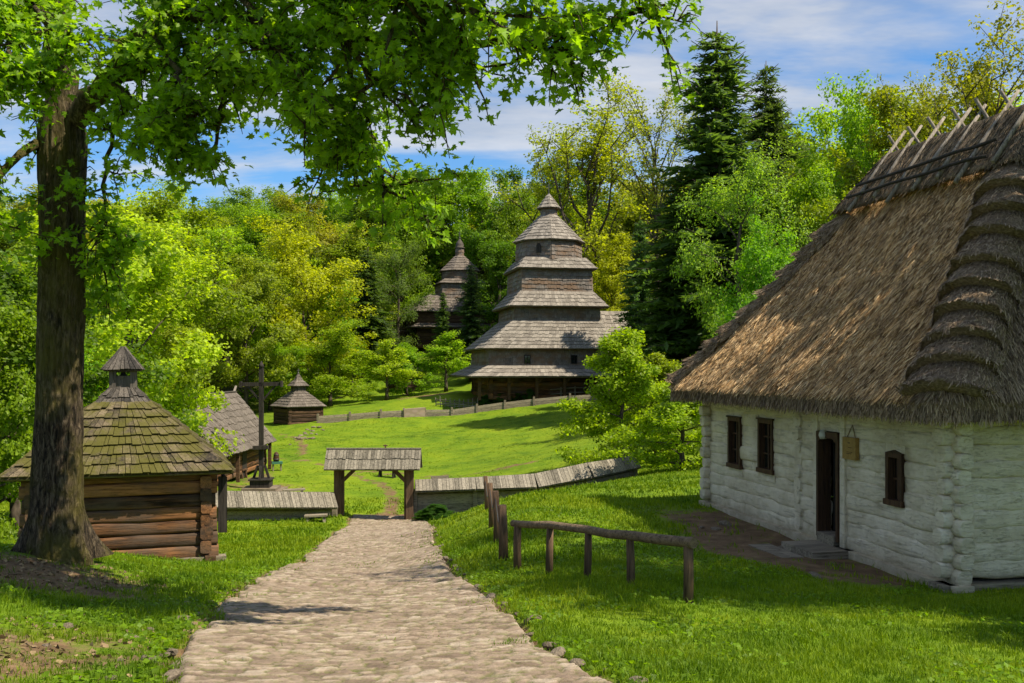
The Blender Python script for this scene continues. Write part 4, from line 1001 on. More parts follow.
# ------------------------------------------------------------------ trees
LEAF_KITE = np.array([(0, -.5, 0), (.34, .02, .06), (0, .5, 0), (-.34, .02, .06)])
mp = [(0, -.40), (.22, -.48), (.24, -.27), (.56, -.24), (.36, -.04), (.60, .26), (.22, .13), (.20, .36), (0, .66)]
LEAF_MAPLE = np.array([(x, y, .22*abs(x)-.25*y*y) for x, y in mp]+[(-x, y, .22*abs(x)-.25*y*y) for x, y in mp[::-1] if x > 0])
def leaves(C_, nrm, tip, size, shape):
    """flat leaves of one outline at points C_ with normals and tip directions"""
    n = len(C_); nrm = nrm/(np.linalg.norm(nrm, axis=1, keepdims=True)+1e-9)
    tip = tip-nrm*(tip*nrm).sum(1, keepdims=True); tip /= np.linalg.norm(tip, axis=1, keepdims=True)+1e-9
    side = np.cross(tip, nrm); k = len(shape)
    V = C_[:, None]+size[:, None, None]*(side[:, None]*shape[None, :, 0, None]+tip[:, None]*shape[None, :, 1, None]+nrm[:, None]*shape[None, :, 2, None])
    return V.reshape(-1, 3), np.arange(n*k).reshape(n, k)
def grow(h, R_, seed, start=.18, nl=22, elev=(15, 60), prof=None, nsub=4, sub=.5, droop=0.0, wob=.25, top=.93):
    r = np.random.default_rng(seed); tr = MB(); P = [Vector((0, 0, -.3))]
    for i in range(1, 8):
        f = i/7; P.append(Vector((r.normal()*wob*f*.5, r.normal()*wob*f*.5, h*top*f)))
    r0 = h*.019+.03
    tr.tube(P, [r0*1.35]+[r0*(1-.86*i/7) for i in range(1, 8)], n=8)
    def on_trunk(z):
        f = min(max(z/(h*top), 0), .999)*7; i = int(f); return P[i].lerp(P[i+1], f-i)
    cl = []
    for i in range(nl):
        t = start+(.97-start)*((i+.5)/nl)**.9; b = on_trunk(t*h*top); az = i*2.399+r.normal()*.3
        L = prof(t)*R_*r.uniform(.72, 1.12); e = R(elev[0]+(elev[1]-elev[0])*t+r.normal()*9)
        d = Vector((math.cos(az)*math.cos(e), math.sin(az)*math.cos(e), math.sin(e))); pts = [b]; p = b
        for k in range(5):
            d = (d+Vector((r.normal()*.16, r.normal()*.16, r.normal()*.1-droop*.25))).normalized(); p = p+d*(L/5/max(.5, math.cos(e))); pts.append(p)
        rl_ = r0*.42*(1-t*.6); tr.tube(pts, [rl_*(1-.17*k) for k in range(6)], n=5)
        cl += [pts[3], pts[4], pts[5]]
        for s_ in range(nsub):
            k = int(r.integers(1, 5)); q_ = pts[k].lerp(pts[k+1], r.random()); d2 = (pts[k+1]-pts[k]).normalized()+Vector((r.normal()*.7, r.normal()*.7, r.normal()*.45-droop*.5)); d2.normalize()
            e_ = q_+d2*(L*sub*r.uniform(.5, 1.1)); mid = q_.lerp(e_, .5)+Vector((0, 0, -droop*.15)); tr.tube([q_, mid, e_], [rl_*.4, rl_*.28, rl_*.12], n=4); cl += [mid, e_]
    for k in (.86, .93, 1.0): cl.append(on_trunk(h*top*k)+Vector((0, 0, h*.02)))
    return tr, np.array([tuple(c) for c in cl])
def crown_mesh(cl, per, rc, size, seed, flat=.7, hang=0.0, up=.45):
    r = np.random.default_rng(seed); n = len(cl)*per
    w = r.uniform(.5, 1.4, len(cl)); idx = r.choice(len(cl), n, p=w/w.sum())
    off = r.normal(size=(n, 3)); off /= np.linalg.norm(off, axis=1, keepdims=True); off *= (r.random((n, 1))**.45)*rc*w[idx][:, None]; off[:, 2] *= flat
    p = cl[idx]+off; ctr = cl.mean(0); out = p-ctr; out /= np.linalg.norm(out, axis=1, keepdims=True)+1e-9
    nrm = out*.45+off/rc*.35+r.normal(size=(n, 3))*.55+np.array([0, 0, up]); tip = r.normal(size=(n, 3))+out*.5+np.array([0, 0, -.4-hang])
    return leaves(p, nrm, tip, size*r.uniform(.55, 1.35, n), LEAF_KITE)
PROTO = {}
def proto(kind, name, h, R_, **k):
    g_ = {a: k.pop(a) for a in list(k) if a in ('start', 'nl', 'elev', 'prof', 'nsub', 'sub', 'droop', 'wob', 'top')}
    tr, cl = grow(h, R_, k.get('seed', 1), **g_)
    V, f_ = crown_mesh(cl, k['per'], k['rc'], k['size'], k.get('seed', 1)+50, k.get('flat', .7), k.get('hang', 0), k.get('up', .45))
    rad_ = np.hypot(V[:, 0], V[:, 1]); PROTO.setdefault(kind, []).append([name, tr, V, f_, float(np.quantile(V[:, 2], .9995)), float(np.quantile(rad_, .975))/1.05, None])
ell = lambda c, w: (lambda t: math.sqrt(max(.06, 1-((t-c)/w)**2)))
for s in (1, 2, 3): proto('broad', 'deciduous_tree', 10, 4.2, seed=s, prof=ell(.48, .58), per=110, rc=.85, size=.205, nl=24, start=.10)
for s in (11, 12, 13): proto('tall', 'deciduous_tree', 10, 2.7, seed=s, prof=ell(.45, .62), per=110, rc=.62, size=.16, nl=24, start=.12, elev=(20, 65))
for s in (21, 22): proto('sparse', 'deciduous_tree', 10, 2.5, seed=s, prof=ell(.4, .75), per=44, rc=.42, size=.115, nl=20, start=.22, elev=(45, 72), nsub=6, sub=.55, wob=.4)
proto('birch', 'birch_tree', 10, 2.5, seed=31, prof=ell(.42, .62), per=80, rc=.55, size=.12, nl=24, start=.12, droop=.5, hang=.8, flat=1.2)
for s in (41, 42): proto('shrub', 'young_tree', 10, 4.6, seed=s, prof=lambda t: 1.05-.88*t, per=90, rc=.80, size=.24, nl=24, start=.02, elev=(6, 60), nsub=4)
proto('sapling', 'young_tree', 10, 2.9, seed=51, prof=lambda t: 1.0-.75*max(0, t-.25), per=60, rc=.75, size=.24, nl=16, start=.26, elev=(12, 55), nsub=3)
def spruce(seed, dens):
    r = np.random.default_rng(seed); tr = MB(); h = 10; R_ = 2.2
    tr.tube([(0, 0, -.3), (0, 0, 3), (0, 0, 7), (0, 0, 10)], [.20, .15, .08, .01], n=8)
    Ps, Ns, Ts, Ss = [], [], [], []; z = .9
    while z < 9.85:
        f = z/h; L0 = R_*(1-f)**.56*r.uniform(.9, 1.05)+.06; nb = int(7+2*(1-f))
        for i in range(nb):
            az = 2*math.pi*(i+r.random()*.7)/nb; L = L0*r.uniform(.5, 1.2); o_ = np.array([math.cos(az), math.sin(az), 0]); sd = np.array([-o_[1], o_[0], 0])
            tipz = -.30*L+.12*L*f*4; zz = z+r.uniform(-.12, .12)
            tr.tube([(0, 0, zz), tuple(o_*L*.5+np.array([0, 0, zz-.14*L])), tuple(o_*L+np.array([0, 0, zz+tipz]))], [.028, .018, .006], n=4)
            m = max(4, int(L*dens))
            for k in range(m):
                u = (k+r.random())/m; c = o_*L*u+np.array([0, 0, zz+(-.28*L*u+.25*L*u*u*f)]); wd = .34*L*(1.05-u)+.10
                for sg in (-1, 1, 0):
                    dd = o_*.75+sd*sg*.85+np.array([0, 0, -.28+r.normal()*.2]); dd /= np.linalg.norm(dd); q_ = c+dd*wd*.5+r.normal(size=3)*.03
                    Ps.append(q_); Ts.append(dd); Ns.append(np.array([0, 0, 1.0])+r.normal(size=3)*.45); Ss.append(wd*1.25)
        z += .22+.16*(1-f)
    V, f_ = leaves(np.array(Ps), np.array(Ns), np.array(Ts), np.array(Ss), LEAF_KITE*np.array([.42, 1, 1]))
    PROTO.setdefault('spruce', []).append(['spruce_tree', tr, V, f_, h, R_, None])
spruce(61, 12); spruce(62, 11)
COLR = dict(bright=(.225, .310, .014), lime=(.300, .370, .016), mid=(.170, .270, .010), dark=(.095, .165, .010), yellow=(.34, .375, .010), gold=(.32, .345, .010), olive=(.21, .275, .022),
            pale=(.125, .205, .045), blue=(.13, .215, .028), spruce=(.085, .150, .042), fresh=(.185, .310, .010))
tcount = [0]
def place(kind, px, ytop, Y, wpx, col, label=None, cat='tree', group=None, X=None, h=None, w=None, var=None, base=None):
    arr = PROTO[kind]; e = arr[(tcount[0] if var is None else var) % len(arr)]; tcount[0] += 1
    x = (px-512)/F*Y if X is None else X; gz = h1(x, Y) if base is None else base
    if h is None: h = (HY-ytop)/F*Y-gz
    if w is None: w = wpx/F*Y
    if e[6] is None:
        root = bpy.data.objects.new(e[0], None); COL.objects.link(root)
        e[1].build('trunk', M['tree_bark'], root); fastmesh('crown', e[2], e[3], M['leaf'], root); e[6] = root
    else: root = copy_tree(e[6])
    root.location = (x, Y, gz-.05); sxy = w*1.12/(2*e[5]*1.05); root.scale = (sxy, sxy*rnd.uniform(.9, 1.1), h/e[4]); root.rotation_euler = (0, 0, rnd.uniform(0, 6.28))
    c = COLR[col] if isinstance(col, str) else col
    for o in [root]+list(root.children): o.color = (*c, 1)
    for k in ('label', 'category', 'group'):
        if k in root: del root[k]
    return tag(root, label, cat, group)

# trees one can single out
T = place
T('broad', 128, 203, 43, 196, 'lime', 'big bright yellow green tree spreading behind the belfry hut', var=0)
T('tall', 118, 232, 50, 130, 'bright', 'tall light green tree just right of the big maple trunk', var=1)
T('broad', 15, 205, 27, 250, 'dark', 'dense dark green tree behind the maple trunk at the left edge', var=1)
T('shrub', -6, 300, 24, 150, 'mid', 'leafy green bush at the left edge beside the hut roof', 'bush', var=0)
T('broad', 303, 212, 90, 118, 'gold', 'broad golden green tree rising behind the small log chapel', var=2)
T('broad', 246, 250, 82, 100, 'olive', 'greyish olive tree left of the golden tree behind the chapel', var=0)
T('tall', 205, 222, 92, 100, 'bright', 'light green tree behind the log cabin roof', var=2)
T('broad', 270, 330, 84, 75, 'mid', 'rounded green tree close behind the chapel, left side', var=1)
T('broad', 330, 320, 86, 80, 'bright', 'leafy tree with low branches right of the chapel spire', var=2)
T('spruce', 368, 246, 104, 66, 'spruce', 'dark spruce with level branches left of the churches', var=0)
T('birch', 398, 236, 113, 62, 'pale', 'pale green birch left of the domed church', var=0)
T('sapling', 387, 338, 88, 52, 'lime', 'small yellow green tree with thin pale trunk on the upper lawn', var=0)
T('broad', 352, 344, 94, 60, 'bright', 'low yellow green tree left of the thin trunked one on the lawn', var=1)
T('sapling', 446, 330, 92, 50, 'bright', 'young light green tree in front of the domed church', var=0)
T('spruce', 471, 262, 98, 46, (.06, .11, .042), 'dark pointed spruce between the two churches', var=1)
T('spruce', 443, 290, 108, 26, (.09, .14, .04), 'slender greenish conifer before the dome of the far church', var=0)
T('shrub', 407, 342, 91, 50, 'fresh', 'fresh green bush under the birch by the log shed', 'bush', var=1)
T('sparse', 588, 78, 97, 150, (.26, .29, .015), 'tall thin leaved yellowish tree towering behind the church spire', var=0)
T('sparse', 655, 70, 100, 120, (.25, .29, .05), 'tall nearly bare pale tree between the yellowish tree and the spruces', var=1)
T('sparse', 560, 118, 101, 90, (.26, .30, .015), 'thin yellow green tree just left of the tall yellowish one', var=1)
T('tall', 615, 232, 92, 76, 'yellow', 'yellow leaved tree close to the right side of the church tower', var=0)
T('tall', 575, 205, 108, 90, 'yellow', 'yellow green tree directly behind the church tower', var=1)
T('tall', 648, 190, 105, 90, 'olive', 'olive tree behind the nave roof of the grey church', var=2)
T('spruce', 717, 20, 64, 185, 'spruce', 'very tall dark spruce, highest tree right of the church', var=0)
T('spruce', 766, 60, 68, 140, (.085, .14, .045), 'second tall spruce with bare drooping boughs just right of the highest', var=1)
T('spruce', 676, 170, 66, 125, (.07, .13, .036), 'broad dark spruce over the church nave, left of the tall spruces', var=1)
T('spruce', 640, 215, 76, 60, (.075, .135, .045), 'slim dark spruce beside the church nave', var=0)
T('birch', 738, 140, 54, 112, (.20, .29, .035), 'feathery light green tree in front of the tall spruces', var=0)
T('broad', 766, 196, 47, 108, (.15, .31, .010), 'round vivid green tree at the thatched roof edge', var=1)
T('broad', 796, 118, 88, 110, 'bright', 'light green tree right of the second spruce', var=0)
T('broad', 832, 96, 84, 130, 'bright', 'bright green rounded tree above the far end of the thatch', var=0)
T('broad', 875, 64, 76, 110, (.20, .30, .010), 'tallest leafy green tree above the thatched ridge', var=2)
T('broad', 918, 78, 70, 130, (.28, .32, .010), 'yellow green tree behind the crossed ridge sticks', var=2)
T('tall', 820, 165, 62, 95, 'mid', 'darker green tree behind the round vivid one', var=1)
T('broad', 870, 150, 58, 120, (.22, .30, .010), 'leafy tree low behind the thatched ridge end', var=1)
T('sparse', 985, -12, 43, 165, (.23, .235, .010), 'tall yellow budding tree behind the cottage ridge at the upper right', var=0)
T('sparse', 925, 62, 50, 110, (.23, .24, .010), 'smaller yellow budding tree left of the tall one behind the ridge', var=1)
T('tall', 1015, 105, 60, 100, 'yellow', 'yellow leafy tree behind the cottage at the right edge', var=1)
T('shrub', 622, 326, 43, 138, (.25, .38, .010), 'tall bright green young tree by the end of the right fence', var=0)
T('shrub', 682, 366, 38.5, 122, (.235, .36, .010), 'bushy light green shrub between the cottage corner and the fence end', 'bush', var=1)
T('shrub', 655, 352, 46, 90, 'bright', 'green bush behind the two bright young trees by the fence', 'bush', var=1)
for i, (px, yt, Y, w, c, l) in enumerate([(520, 168, 124, 90, 'dark', 'dark green tree left of the church spire'), (482, 168, 128, 80, 'mid', 'green tree above the dark spruce between the churches'), (440, 172, 132, 80, 'mid', 'green tree behind the dome of the far church'),
        (408, 170, 136, 80, 'gold', 'olive gold tree on the skyline left of the far dome'), (552, 158, 130, 80, 'dark', 'dark tree on the skyline right beside the spire'), (500, 235, 112, 60, 'dark', 'dark green tree close to the left side of the church tower'), (512, 190, 116, 60, 'mid', 'leafy green tree behind the second roof tier, left of the tower')]):
    T('tall', px, yt, Y, w, c, l, var=i)
# garden plants before the church porch
for i in range(9):
    px = 480+i*6.3; Yg_ = 77.6+rnd.uniform(-.3, .3)
    T('shrub', px, 0, Yg_, 0, (.07, .15, .014), 'knee high leafy green plant in the bed before the church porch', 'plant', 'garden plants before the church', h=rnd.uniform(.8, 1.4), w=rnd.uniform(.9, 1.4), var=i)
for i in range(5):
    T('shrub', 420+i*6+rnd.uniform(-3, 3), 0, 36.4+rnd.uniform(-.3, .3), 0, (.05, .13, .012), 'low nettle clump at the foot of the right fence by the gate post', 'plant', 'nettles by the gate', h=rnd.uniform(.35, .7), w=rnd.uniform(.7, 1.1), var=i)
# the forest
fr = random.Random(5)
cols_far = ['mid', 'mid', 'bright', 'bright', 'olive', 'blue', 'dark', 'gold', 'fresh', 'pale']
def sky_row(px): return float(np.interp(px, [0, 200, 330, 420, 540, 690, 720, 790, 850, 880, 960, 1100], [186, 182, 176, 164, 160, 170, 130, 124, 92, 84, 98, 86]))
def forest_rows(x0, x1, y0, y1, step, hr, group, label, pal, skip):
    y = y0
    while y < y1:
        x = x0+fr.uniform(0, step)
        while x < x1:
            X, Y = x+fr.uniform(-.3, .3)*step, y+fr.uniform(-.3, .3)*step
            if abs(X)/Y < .66 and not skip(X, Y):
                hh = fr.uniform(*hr); hh = max(4.5, min(hh, (HY-sky_row((X/Y*F)+512)-fr.uniform(-14, 7))/F*Y-h1(X, Y))); place(fr.choice(['broad', 'tall', 'tall']), 0, 0, Y, 0, tuple(c*fr.uniform(.85, 1.15) for c in COLR[fr.choice(pal)]), label, 'tree', group, X=X, h=hh, w=max(hh*fr.uniform(.5, .7), 8.5 if Y > 120 else 5), var=fr.randrange(3))
            x += step
        y += step*.9
forest_rows(-95, 100, 126, 178, 10.6, (14, 24), 'forest trees on the slope behind the churches', 'leafy forest tree massed on the slope behind the churches', cols_far, lambda X, Y: False)
forest_rows(-150, 150, 185, 262, 17, (14, 26), 'skyline trees of the far wooded hill', 'rounded tree of the far wooded hill along the skyline', cols_far, lambda X, Y: False)
forest_rows(-66, -14, 62, 126, 10, (9, 18), 'trees of the left wood', 'leafy tree of the wood beyond the log cabin', ['bright', 'lime', 'mid', 'olive', 'mid', 'gold'], lambda X, Y: X > -20-(0 if Y < 95 else -6)-.05*(Y-62))
forest_rows(13, 78, 60, 126, 10, (12, 24), 'trees of the right wood', 'leafy tree of the wood behind the thatched cottage', ['mid', 'bright', 'mid', 'gold', 'fresh', 'olive'], lambda X, Y: (X < 24 and Y < 96) or X/Y < .30)
forest_rows(-24, -12, 24, 44, 6.5, (6, 9), 'trees behind the hut', 'leafy tree filling the gap behind the belfry hut', ['mid', 'bright'], lambda X, Y: X > -.40*Y-.6 or X > -13.5 or (Y > 40))
# a tree right of the camera, outside the picture, shades the cottage gable and the grass
T('broad', 0, 0, 10.5, 0, 'mid', 'leafy tree standing right of the cottage gable outside the frame', X=11.9, h=18.6, w=8.4, var=0)

# ------------------------------------------------------------------ the big maple
mr = np.random.default_rng(77)
mb_ = Vector((-5.97, 13.0, -2.5))
maple = empty('maple_tree', mb_, 0, 'huge old maple with thick mossy trunk, its leafy boughs hanging over the path', 'tree')
def L(*pts): return [at(*p)-mb_ for p in pts]
tp = [(60, 562), (58, 540), (57, 500), (58, 450), (60, 380), (62, 300), (62, 220), (63, 150), (62, 105)]
tr_pts = [at(x, y, 13)-mb_ for x, y in tp]; rad = [.37, .345, .315, .29, .275, .27, .27, .29, .25]
nr_, na_ = 130, 110; V = []
for i in range(nr_):
    f = i/(nr_-1)*(len(tr_pts)-1); k = min(int(f), len(tr_pts)-2); c = tr_pts[k].lerp(tr_pts[k+1], f-k); r0 = rad[k]*(1-(f-k))+rad[k+1]*(f-k); hgt_ = c.z
    for j in range(na_):
        a = 2*math.pi*j/na_; fl = max(0, 1-hgt_/.8)**2
        root_ = .26*fl*max(0, math.cos(3*a+3.0))**1.5+.16*fl*max(0, math.cos(5*a+2))
        bk = (float(fbm(a*3.0, hgt_*1.6, seed=81))-.5)*.10+(float(vnoise(a*13, hgt_*1.8, seed=84))-.5)*.13+(float(vnoise(a*5, hgt_*5, seed=86))-.5)*.05
        r_ = r0*(1+bk*1.4)+root_*.9
        V.append((c.x+math.cos(a)*r_, c.y+math.sin(a)*r_, c.z))
ii = np.arange(nr_*na_).reshape(nr_, na_)
fq = np.stack([ii[:-1].ravel(), np.roll(ii[:-1], -1, 1).ravel(), np.roll(ii[1:], -1, 1).ravel(), ii[1:].ravel()], 1)
trk = fastmesh('trunk', np.array(V), fq, M['bark'], maple, smooth=True)
LIMBS = [
 (L((66, 128, 13), (108, 80, 12.6), (150, 28, 12), (225, -25, 11), (330, -70, 10)), .17),
 (L((150, 28, 12), (205, 14, 11.4), (262, 22, 10.8), (345, 34, 10.2), (430, 42, 9.9), (520, 47, 9.7), (584, 52, 9.6)), .10),
 (L((520, 47, 9.7), (575, 28, 9.6), (625, 14, 9.4), (662, 4, 9.3)), .05),
 (L((560, 50, 9.65), (578, 68, 9.6), (582, 96, 9.6)), .03),
 (L((62, 120, 13), (59, 40, 13), (52, -70, 13.1), (42, -210, 13.4)), .23),
 (L((60, 30, 13), (20, -15, 12.4), (-60, -50, 11.8), (-150, -90, 11)), .12),
 (L((108, 80, 12.6), (180, 62, 11.9), (250, 72, 11.2), (320, 96, 10.8), (372, 140, 10.6), (386, 190, 10.6)), .08),
 (L((120, 66, 12.4), (112, 130, 12.5), (104, 200, 12.7), (100, 262, 13)), .04),
 (L((46, 140, 13), (14, 160, 12.4), (-20, 205, 12), (-40, 250, 11.8)), .07),
 (L((222, 66, 11.4), (222, 110, 11.3), (212, 150, 11.3), (194, 172, 11.3)), .035),
 (L((225, -25, 11), (300, -20, 10), (370, 0, 9.4), (430, 4, 9), (480, 12, 8.8)), .08),
 (L((330, -70, 10), (430, -80, 9.3), (540, -70, 8.8), (620, -40, 8.6)), .07),
 (L((225, -25, 11), (250, -150, 8.6), (300, -420, 6.2), (420, -900, 4.4)), .10),  # unseen bough above the frame, added to shade the ground at lower left
 (L((-60, -50, 11.8), (-80, 40, 10.8), (-60, 110, 10.6)), .05),
 (L((-150, -90, 11), (-260, -300, 8), (-420, -700, 6)), .07),
 (L((150, 28, 12), (175, 70, 11.2), (190, 105, 11), (196, 118, 11)), .04),
 (L((300, -20, 10), (335, 30, 9.6), (372, 75, 9.6), (405, 105, 9.7)), .05),
 (L((345, 34, 10.2), (352, 90, 10.2), (350, 140, 10.3), (330, 160, 10.4)), .04),
 (L((108, 80, 12.6), (142, 108, 11.8), (160, 124, 11.4), (172, 150, 11.2)), .045),
 (L((225, -25, 11), (275, 45, 9.8), (312, 95, 9.6)), .045),
 (L((330, -70, 10), (390, -15, 9.3), (432, 30, 9.2), (436, 80, 9.3)), .05),
 (L((20, -15, 12.4), (10, 50, 11), (14, 70, 10.8)), .04),
 (L((20, -15, 12.4), (44, 20, 11.4), (80, 50, 11.0)), .04),
 (L((330, -70, 10), (420, -130, 8.8), (520, -170, 8.2)), .06),  # out of view overhead, put in for more shade under the maple
]
bm_ = MB(); LP, LD = [], []
def twig(p, d, length, nl_):
    e = p+d*length; mid = p.lerp(e, .5)+Vector((0, 0, .03)); e = e+Vector((0, 0, -.18*length))
    bm_.tube([p, mid, e], [.011, .008, .004], n=3)
    for _ in range(nl_):
        f = mr.uniform(.25, 1.08); q_ = p.lerp(mid, f*2) if f < .5 else mid.lerp(e, f*2-1)
        LP.append(q_+Vector(mr.normal(size=3)*.075)); LD.append(d)
for li, (pts, r0) in enumerate(LIMBS):
    # smooth resample
    fine = []
    for i in range(len(pts)-1):
        a, b_, c, d_ = pts[max(i-1, 0)], pts[i], pts[i+1], pts[min(i+2, len(pts)-1)]
        for k in range(5):
            t = k/5; fine.append(.5*((2*b_)+(c-a)*t+(2*a-5*b_+4*c-d_)*t*t+(3*b_-a-3*c+d_)*t**3))
    fine.append(pts[-1]); n_ = len(fine)
    bm_.tube([p+Vector(mr.normal(size=3)*.02) for p in fine], [max(.012, r0*(1-.8*i/n_)) for i in range(n_)], n=9 if r0 > .08 else 6, wob=.06, seed=li)
    Lg = sum((fine[i+1]-fine[i]).length for i in range(n_-1)); off = {4: 9, 0: 8, 6: 2, 7: 2}.get(li, 1)
    nsub = int(Lg*5.1)
    for s_ in range(nsub):
        i = int(mr.integers(min(off, n_-2), n_-1)); p = fine[i].lerp(fine[i+1], mr.random()); ax = (fine[i+1]-fine[i]).normalized()
        d = Vector(mr.normal(size=3)*np.array([1, 1, .55]))+ax*.5+Vector((0, 0, -.12)); d.normalize(); sl = mr.uniform(.3, .95)*(1 if r0 > .045 else .6)
        q_ = [p]; dd = d.copy()
        for k in range(3):
            dd = (dd+Vector(mr.normal(size=3)*.22)+Vector((0, 0, -.10))).normalized(); q_.append(q_[-1]+dd*sl/3)
        bm_.tube(q_, [.02, .016, .012, .008], n=4)
        for k in range(6):
            j = int(mr.integers(1, 4)); td = (dd*.6+Vector(mr.normal(size=3)*.75)+Vector((0, 0, -.15))).normalized(); twig(q_[j-1].lerp(q_[j], mr.random()), td, mr.uniform(.15, .42), int(mr.integers(11, 17)))
        twig(q_[-1], dd, mr.uniform(.15, .35), 9)
for (px, y) in [(38, 150), (42, 200), (84, 170), (90, 230), (40, 260), (88, 250), (36, 120)]:
    p = at(px, y, 12.85)-mb_
    for k in range(4): twig(p, Vector(mr.normal(size=3)+np.array([.5 if px > 60 else -.5, -.6, -.1])).normalized(), .3, 7)
bm_.build('branches', M['bark'], maple)
LPn = np.array([tuple(p) for p in LP]); LDn = np.array([tuple(p) for p in LD]); n = len(LPn)
nrm = mr.normal(size=(n, 3))*.55+np.array([.1, -.25, .75]); tipd = LDn*.7+mr.normal(size=(n, 3))*.6+np.array([0, 0, -.75])
V, f_ = leaves(LPn, nrm, tipd, mr.uniform(.055, .122, n), LEAF_MAPLE)
print('maple leaves', n)
cw = fastmesh('crown', V, f_, M['leaf'], maple); cw.color = (.175, .295, .009, 1)
# ------------------------------------------------------------------ grass
def hutmask(x, y):
    dx, dy = x+8.0, y-20.5; c, s = math.cos(R(20)), math.sin(R(20)); a, b_ = dx*c+dy*s, -dx*s+dy*c
    return (np.abs(a) < 1.7) & (np.abs(b_) < 1.7)
def grass_band(y0, y1, dens, h0, w0, n_clump=0):
    area = .5*((1.16*y0+3)+(1.16*y1+3))*(y1-y0); n = int(area*dens)
    y = np.sqrt(rng.random(n)*(y1**2-y0**2)+y0**2); x = (rng.random(n)*2-1)*(y*.58+1.5)
    cl = rng.random(n) < .55                                             # tufts
    x = np.where(cl, np.round(x*5)/5+rng.normal(0, .05, n)+(_hash(np.round(x*5), np.round(y*5), 0*x, 3)-.5)*.2, x); y = np.where(cl, np.round(y*5)/5+rng.normal(0, .05, n)+(_hash(np.round(x*5), np.round(y*5), 0*x, 4)-.5)*.2, y)
    d = dirt(x, y)+(fbm(x*2.6, y*2.6, seed=91)-.5)*.9
    u, v = cottage_uv(x, y); ins = (u > -.12) & (u < HW+.2) & (v > -.12) & (v < HL+.2); st_ = (u > -1.4) & (u < 0) & (v > 2.5) & (v < 3.9)
    pm = pathmask(x, y); em = np.minimum(x-np.interp(y, PY, PL), np.interp(y, PY, PR)-x); tuftpath = ((fbm(x*1.4, y*1.4, seed=93) > .58) & (rng.random(n) < .09)) | (rng.random(n) < np.clip(.75-em*1.7, 0, .7)*(fbm(x*2, y*2, seed=94) > .43))
    k = ((rng.random(n) > np.clip((d-.30)*3.0, 0, .985)) & (pm < .5) | (pm >= .5) & tuftpath) & ~ins & ~st_ & ~hutmask(x, y) & (np.hypot(x+5.97, y-13) > .62)
    x, y, pm = x[k], y[k], pm[k]; n = len(x)
    hh = h0*(.25+1.5*fbm(x*.9, y*.9, seed=95)**1.3)*rng.uniform(.5, 1.35, n)*np.where(pm > .5, .45, 1); tall = rng.random(n) < .012; hh = np.where(tall, hh*1.9, hh)
    z = H(x, y)-.01-.05*(pm > .5)+.04*(pm > .5)
    az = rng.random(n)*6.283; ln = rng.uniform(.1, .75, n)*hh; w = w0*rng.uniform(.6, 1.3, n)
    b0 = np.stack([x, y, z], 1); fa = rng.random(n)*6.283; sd = np.stack([np.cos(fa), np.sin(fa)*.5, 0*fa], 1)*w[:, None]
    le = np.stack([np.cos(az)*ln, np.sin(az)*ln, 0*ln], 1); up = np.array([0, 0, 1.0])
    m_ = b0+le*.32+up*(hh*.6)[:, None]; tp_ = b0+le+up*(hh*np.sqrt(np.maximum(.2, 1-(ln/hh)**2*.5)))[:, None]
    return np.stack([b0-sd*.5, b0+sd*.5, m_-sd*.38, m_+sd*.38, tp_], 1).reshape(-1, 3)
VS = [grass_band(3.5, 9, 2300, .075, .0075), grass_band(9, 15, 1400, .085, .010), grass_band(15, 24, 480, .10, .019), grass_band(24, 42, 150, .10, .035), grass_band(42, 80, 55, .035, .05)]
V = np.concatenate(VS); n = len(V)//5; base_ = np.arange(n)[:, None]*5
print('blades', n)
# broad leaved weeds and clover in patches, and last year's leaves under the maple
def scatter_leaves(name, n, box, dens_fn, size, m_, col, flat, hz):
    x = rng.uniform(box[0], box[1], n); y = rng.uniform(box[2], box[3], n); u, v = cottage_uv(x, y)
    k = (rng.random(n) < dens_fn(x, y)) & ~((u > -.1) & (u < 5.4) & (v > -.1) & (v < 8.7)) & ~hutmask(x, y) & (np.hypot(x+5.97, y-13) > .5)
    x, y = x[k], y[k]; n = len(x); z = H(x, y)+rng.uniform(.3, 1, n)*hz
    V, f_ = leaves(np.stack([x, y, z], 1), rng.normal(size=(n, 3))*flat+np.array([0, 0, 1.0]), rng.normal(size=(n, 3))*np.array([1, 1, .2]), size*rng.uniform(.5, 1.4, n), LEAF_KITE*np.array([1.5, 1, 1]))
    o = fastmesh(name, V, f_, m_); o.color = (*col, 1); return tag(o, kind='stuff')
scatter_leaves('clover', 150000, (-8, 12, 5, 22), lambda x, y: (fbm(x*1.1, y*1.1, seed=201) > .56)*(dirt(x, y) < .45)*.5+(pathmask(x, y) < .5)*(np.minimum(np.abs(x-np.interp(y, PY, PL)), np.abs(x-np.interp(y, PY, PR))) < .3)*.35, .045, M['leaf'], (.14, .26, .010), .45, .05)
scatter_leaves('leaf_litter', 26000, (-10, -1.5, 5.2, 15), lambda x, y: np.clip(dirt(x, y)*1.1-.25, .015, .55)*(pathmask(x, y) < .5), .05, M['straw_litter'], (1, 1, 1), .5, .012)
go = fastmesh('grass', V, [base_+np.array([[0, 1, 3, 2]]), base_+np.array([[2, 3, 4]])], M['grass'])
tag(go, kind='stuff')

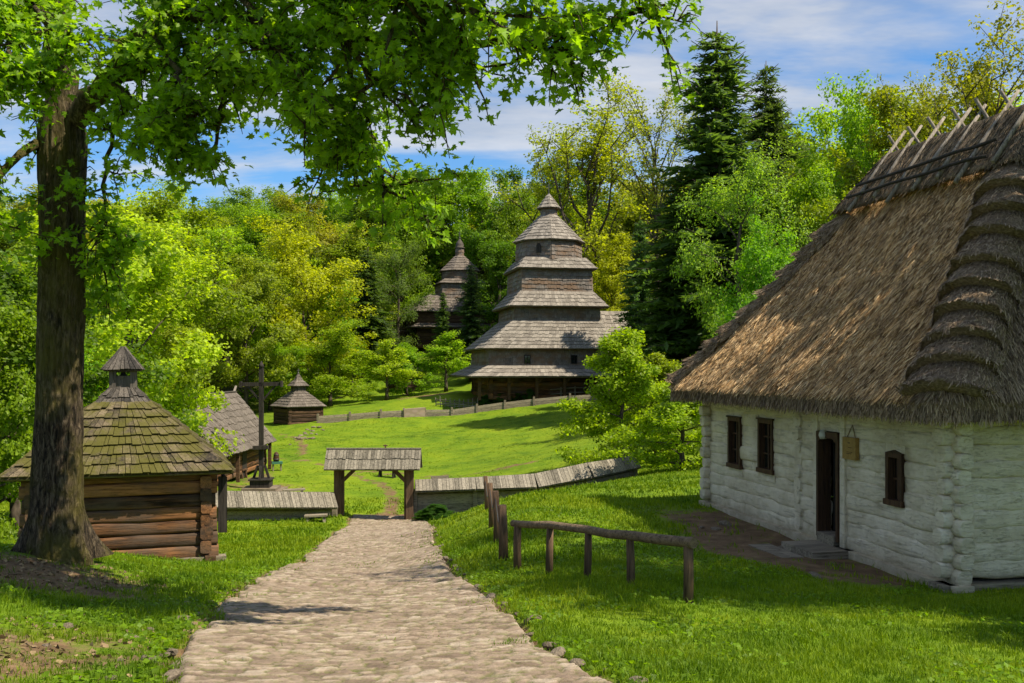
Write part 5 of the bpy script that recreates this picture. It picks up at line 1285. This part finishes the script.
# ------------------------------------------------------------------ sky, sun, camera
SUN = Vector((1.0, -.42, 1.55)).normalized()
w = bpy.data.worlds.new('World'); scene.world = w; w.use_nodes = True; t = NT(w.node_tree)
sky = t.n('ShaderNodeTexSky', sky_type='NISHITA'); sky.sun_disc = False; sky.sun_elevation = math.asin(SUN.z); sky.sun_rotation = math.atan2(SUN.x, SUN.y)
sky.altitude = 200; sky.air_density = 1.0; sky.dust_density = .6; sky.ozone_density = 2.0
dirv = t.coord('Generated'); sp = t.n('ShaderNodeSeparateXYZ', {0: dirv})
zz = t.math('ADD', t.math('MAXIMUM', sp.outputs[2], 0.0), .16)
uv = t.n('ShaderNodeCombineXYZ', {0: t.math('DIVIDE', sp.outputs[0], zz), 1: t.math('DIVIDE', sp.outputs[1], zz), 2: 0.0}).outputs[0]
uvr = t.mapping(uv, (.55, 1.25, 1), (0, 0, R(8)))
n1 = t.noise(uvr, 1.35, 7, .58, .35); n2 = t.noise(t.mapping(uv, (1.6, 3.0, 1)), 1.2, 5, .6)
cf = t.ramp(t.math('ADD', n1, t.math('MULTIPLY', t.math('SUBTRACT', n2, .5), .35)), [(.40, 0.0), (.56, .72), (.72, .95)])
cc = t.ramp(n2, [(.3, (2.6, 2.75, 3.0)), (.7, (4.1, 4.1, 4.15))])
skyc = t.mix(1.0, sky.outputs[0], (.40, .65, .85), 'MULTIPLY')
t.n('ShaderNodeOutputWorld', {'Surface': t.n('ShaderNodeBackground', {'Color': t.mix(cf, skyc, cc), 'Strength': .12}).outputs[0]})
sl = bpy.data.lights.new('sun', 'SUN'); sl.energy = 4.6; sl.angle = R(.5); sl.color = (1.0, .90, .72)
so = bpy.data.objects.new('sun', sl); COL.objects.link(so); so.rotation_euler = SUN.to_track_quat('Z', 'Y').to_euler(); so.location = (30, -10, 40)
cd = bpy.data.cameras.new('camera'); cam = bpy.data.objects.new('camera', cd); COL.objects.link(cam)
cam.location = (0, 0, 0); cam.rotation_euler = (R(90), 0, 0); cd.sensor_width = 36; cd.lens = F*36/1024; cd.shift_y = (HY-341.5)/1024; cd.clip_end = 2000; cd.clip_start = .1
scene.camera = cam
vs = scene.view_settings; vs.view_transform = 'Standard'; vs.look = 'None'; vs.exposure = .75; vs.gamma = 1; vs.use_curve_mapping = False
c = scene.cycles; c.max_bounces = 6; c.diffuse_bounces = 3; c.glossy_bounces = 2; c.transmission_bounces = 4; c.use_denoising = True; c.caustics_reflective = False; c.caustics_refractive = False; c.sample_clamp_indirect = 6
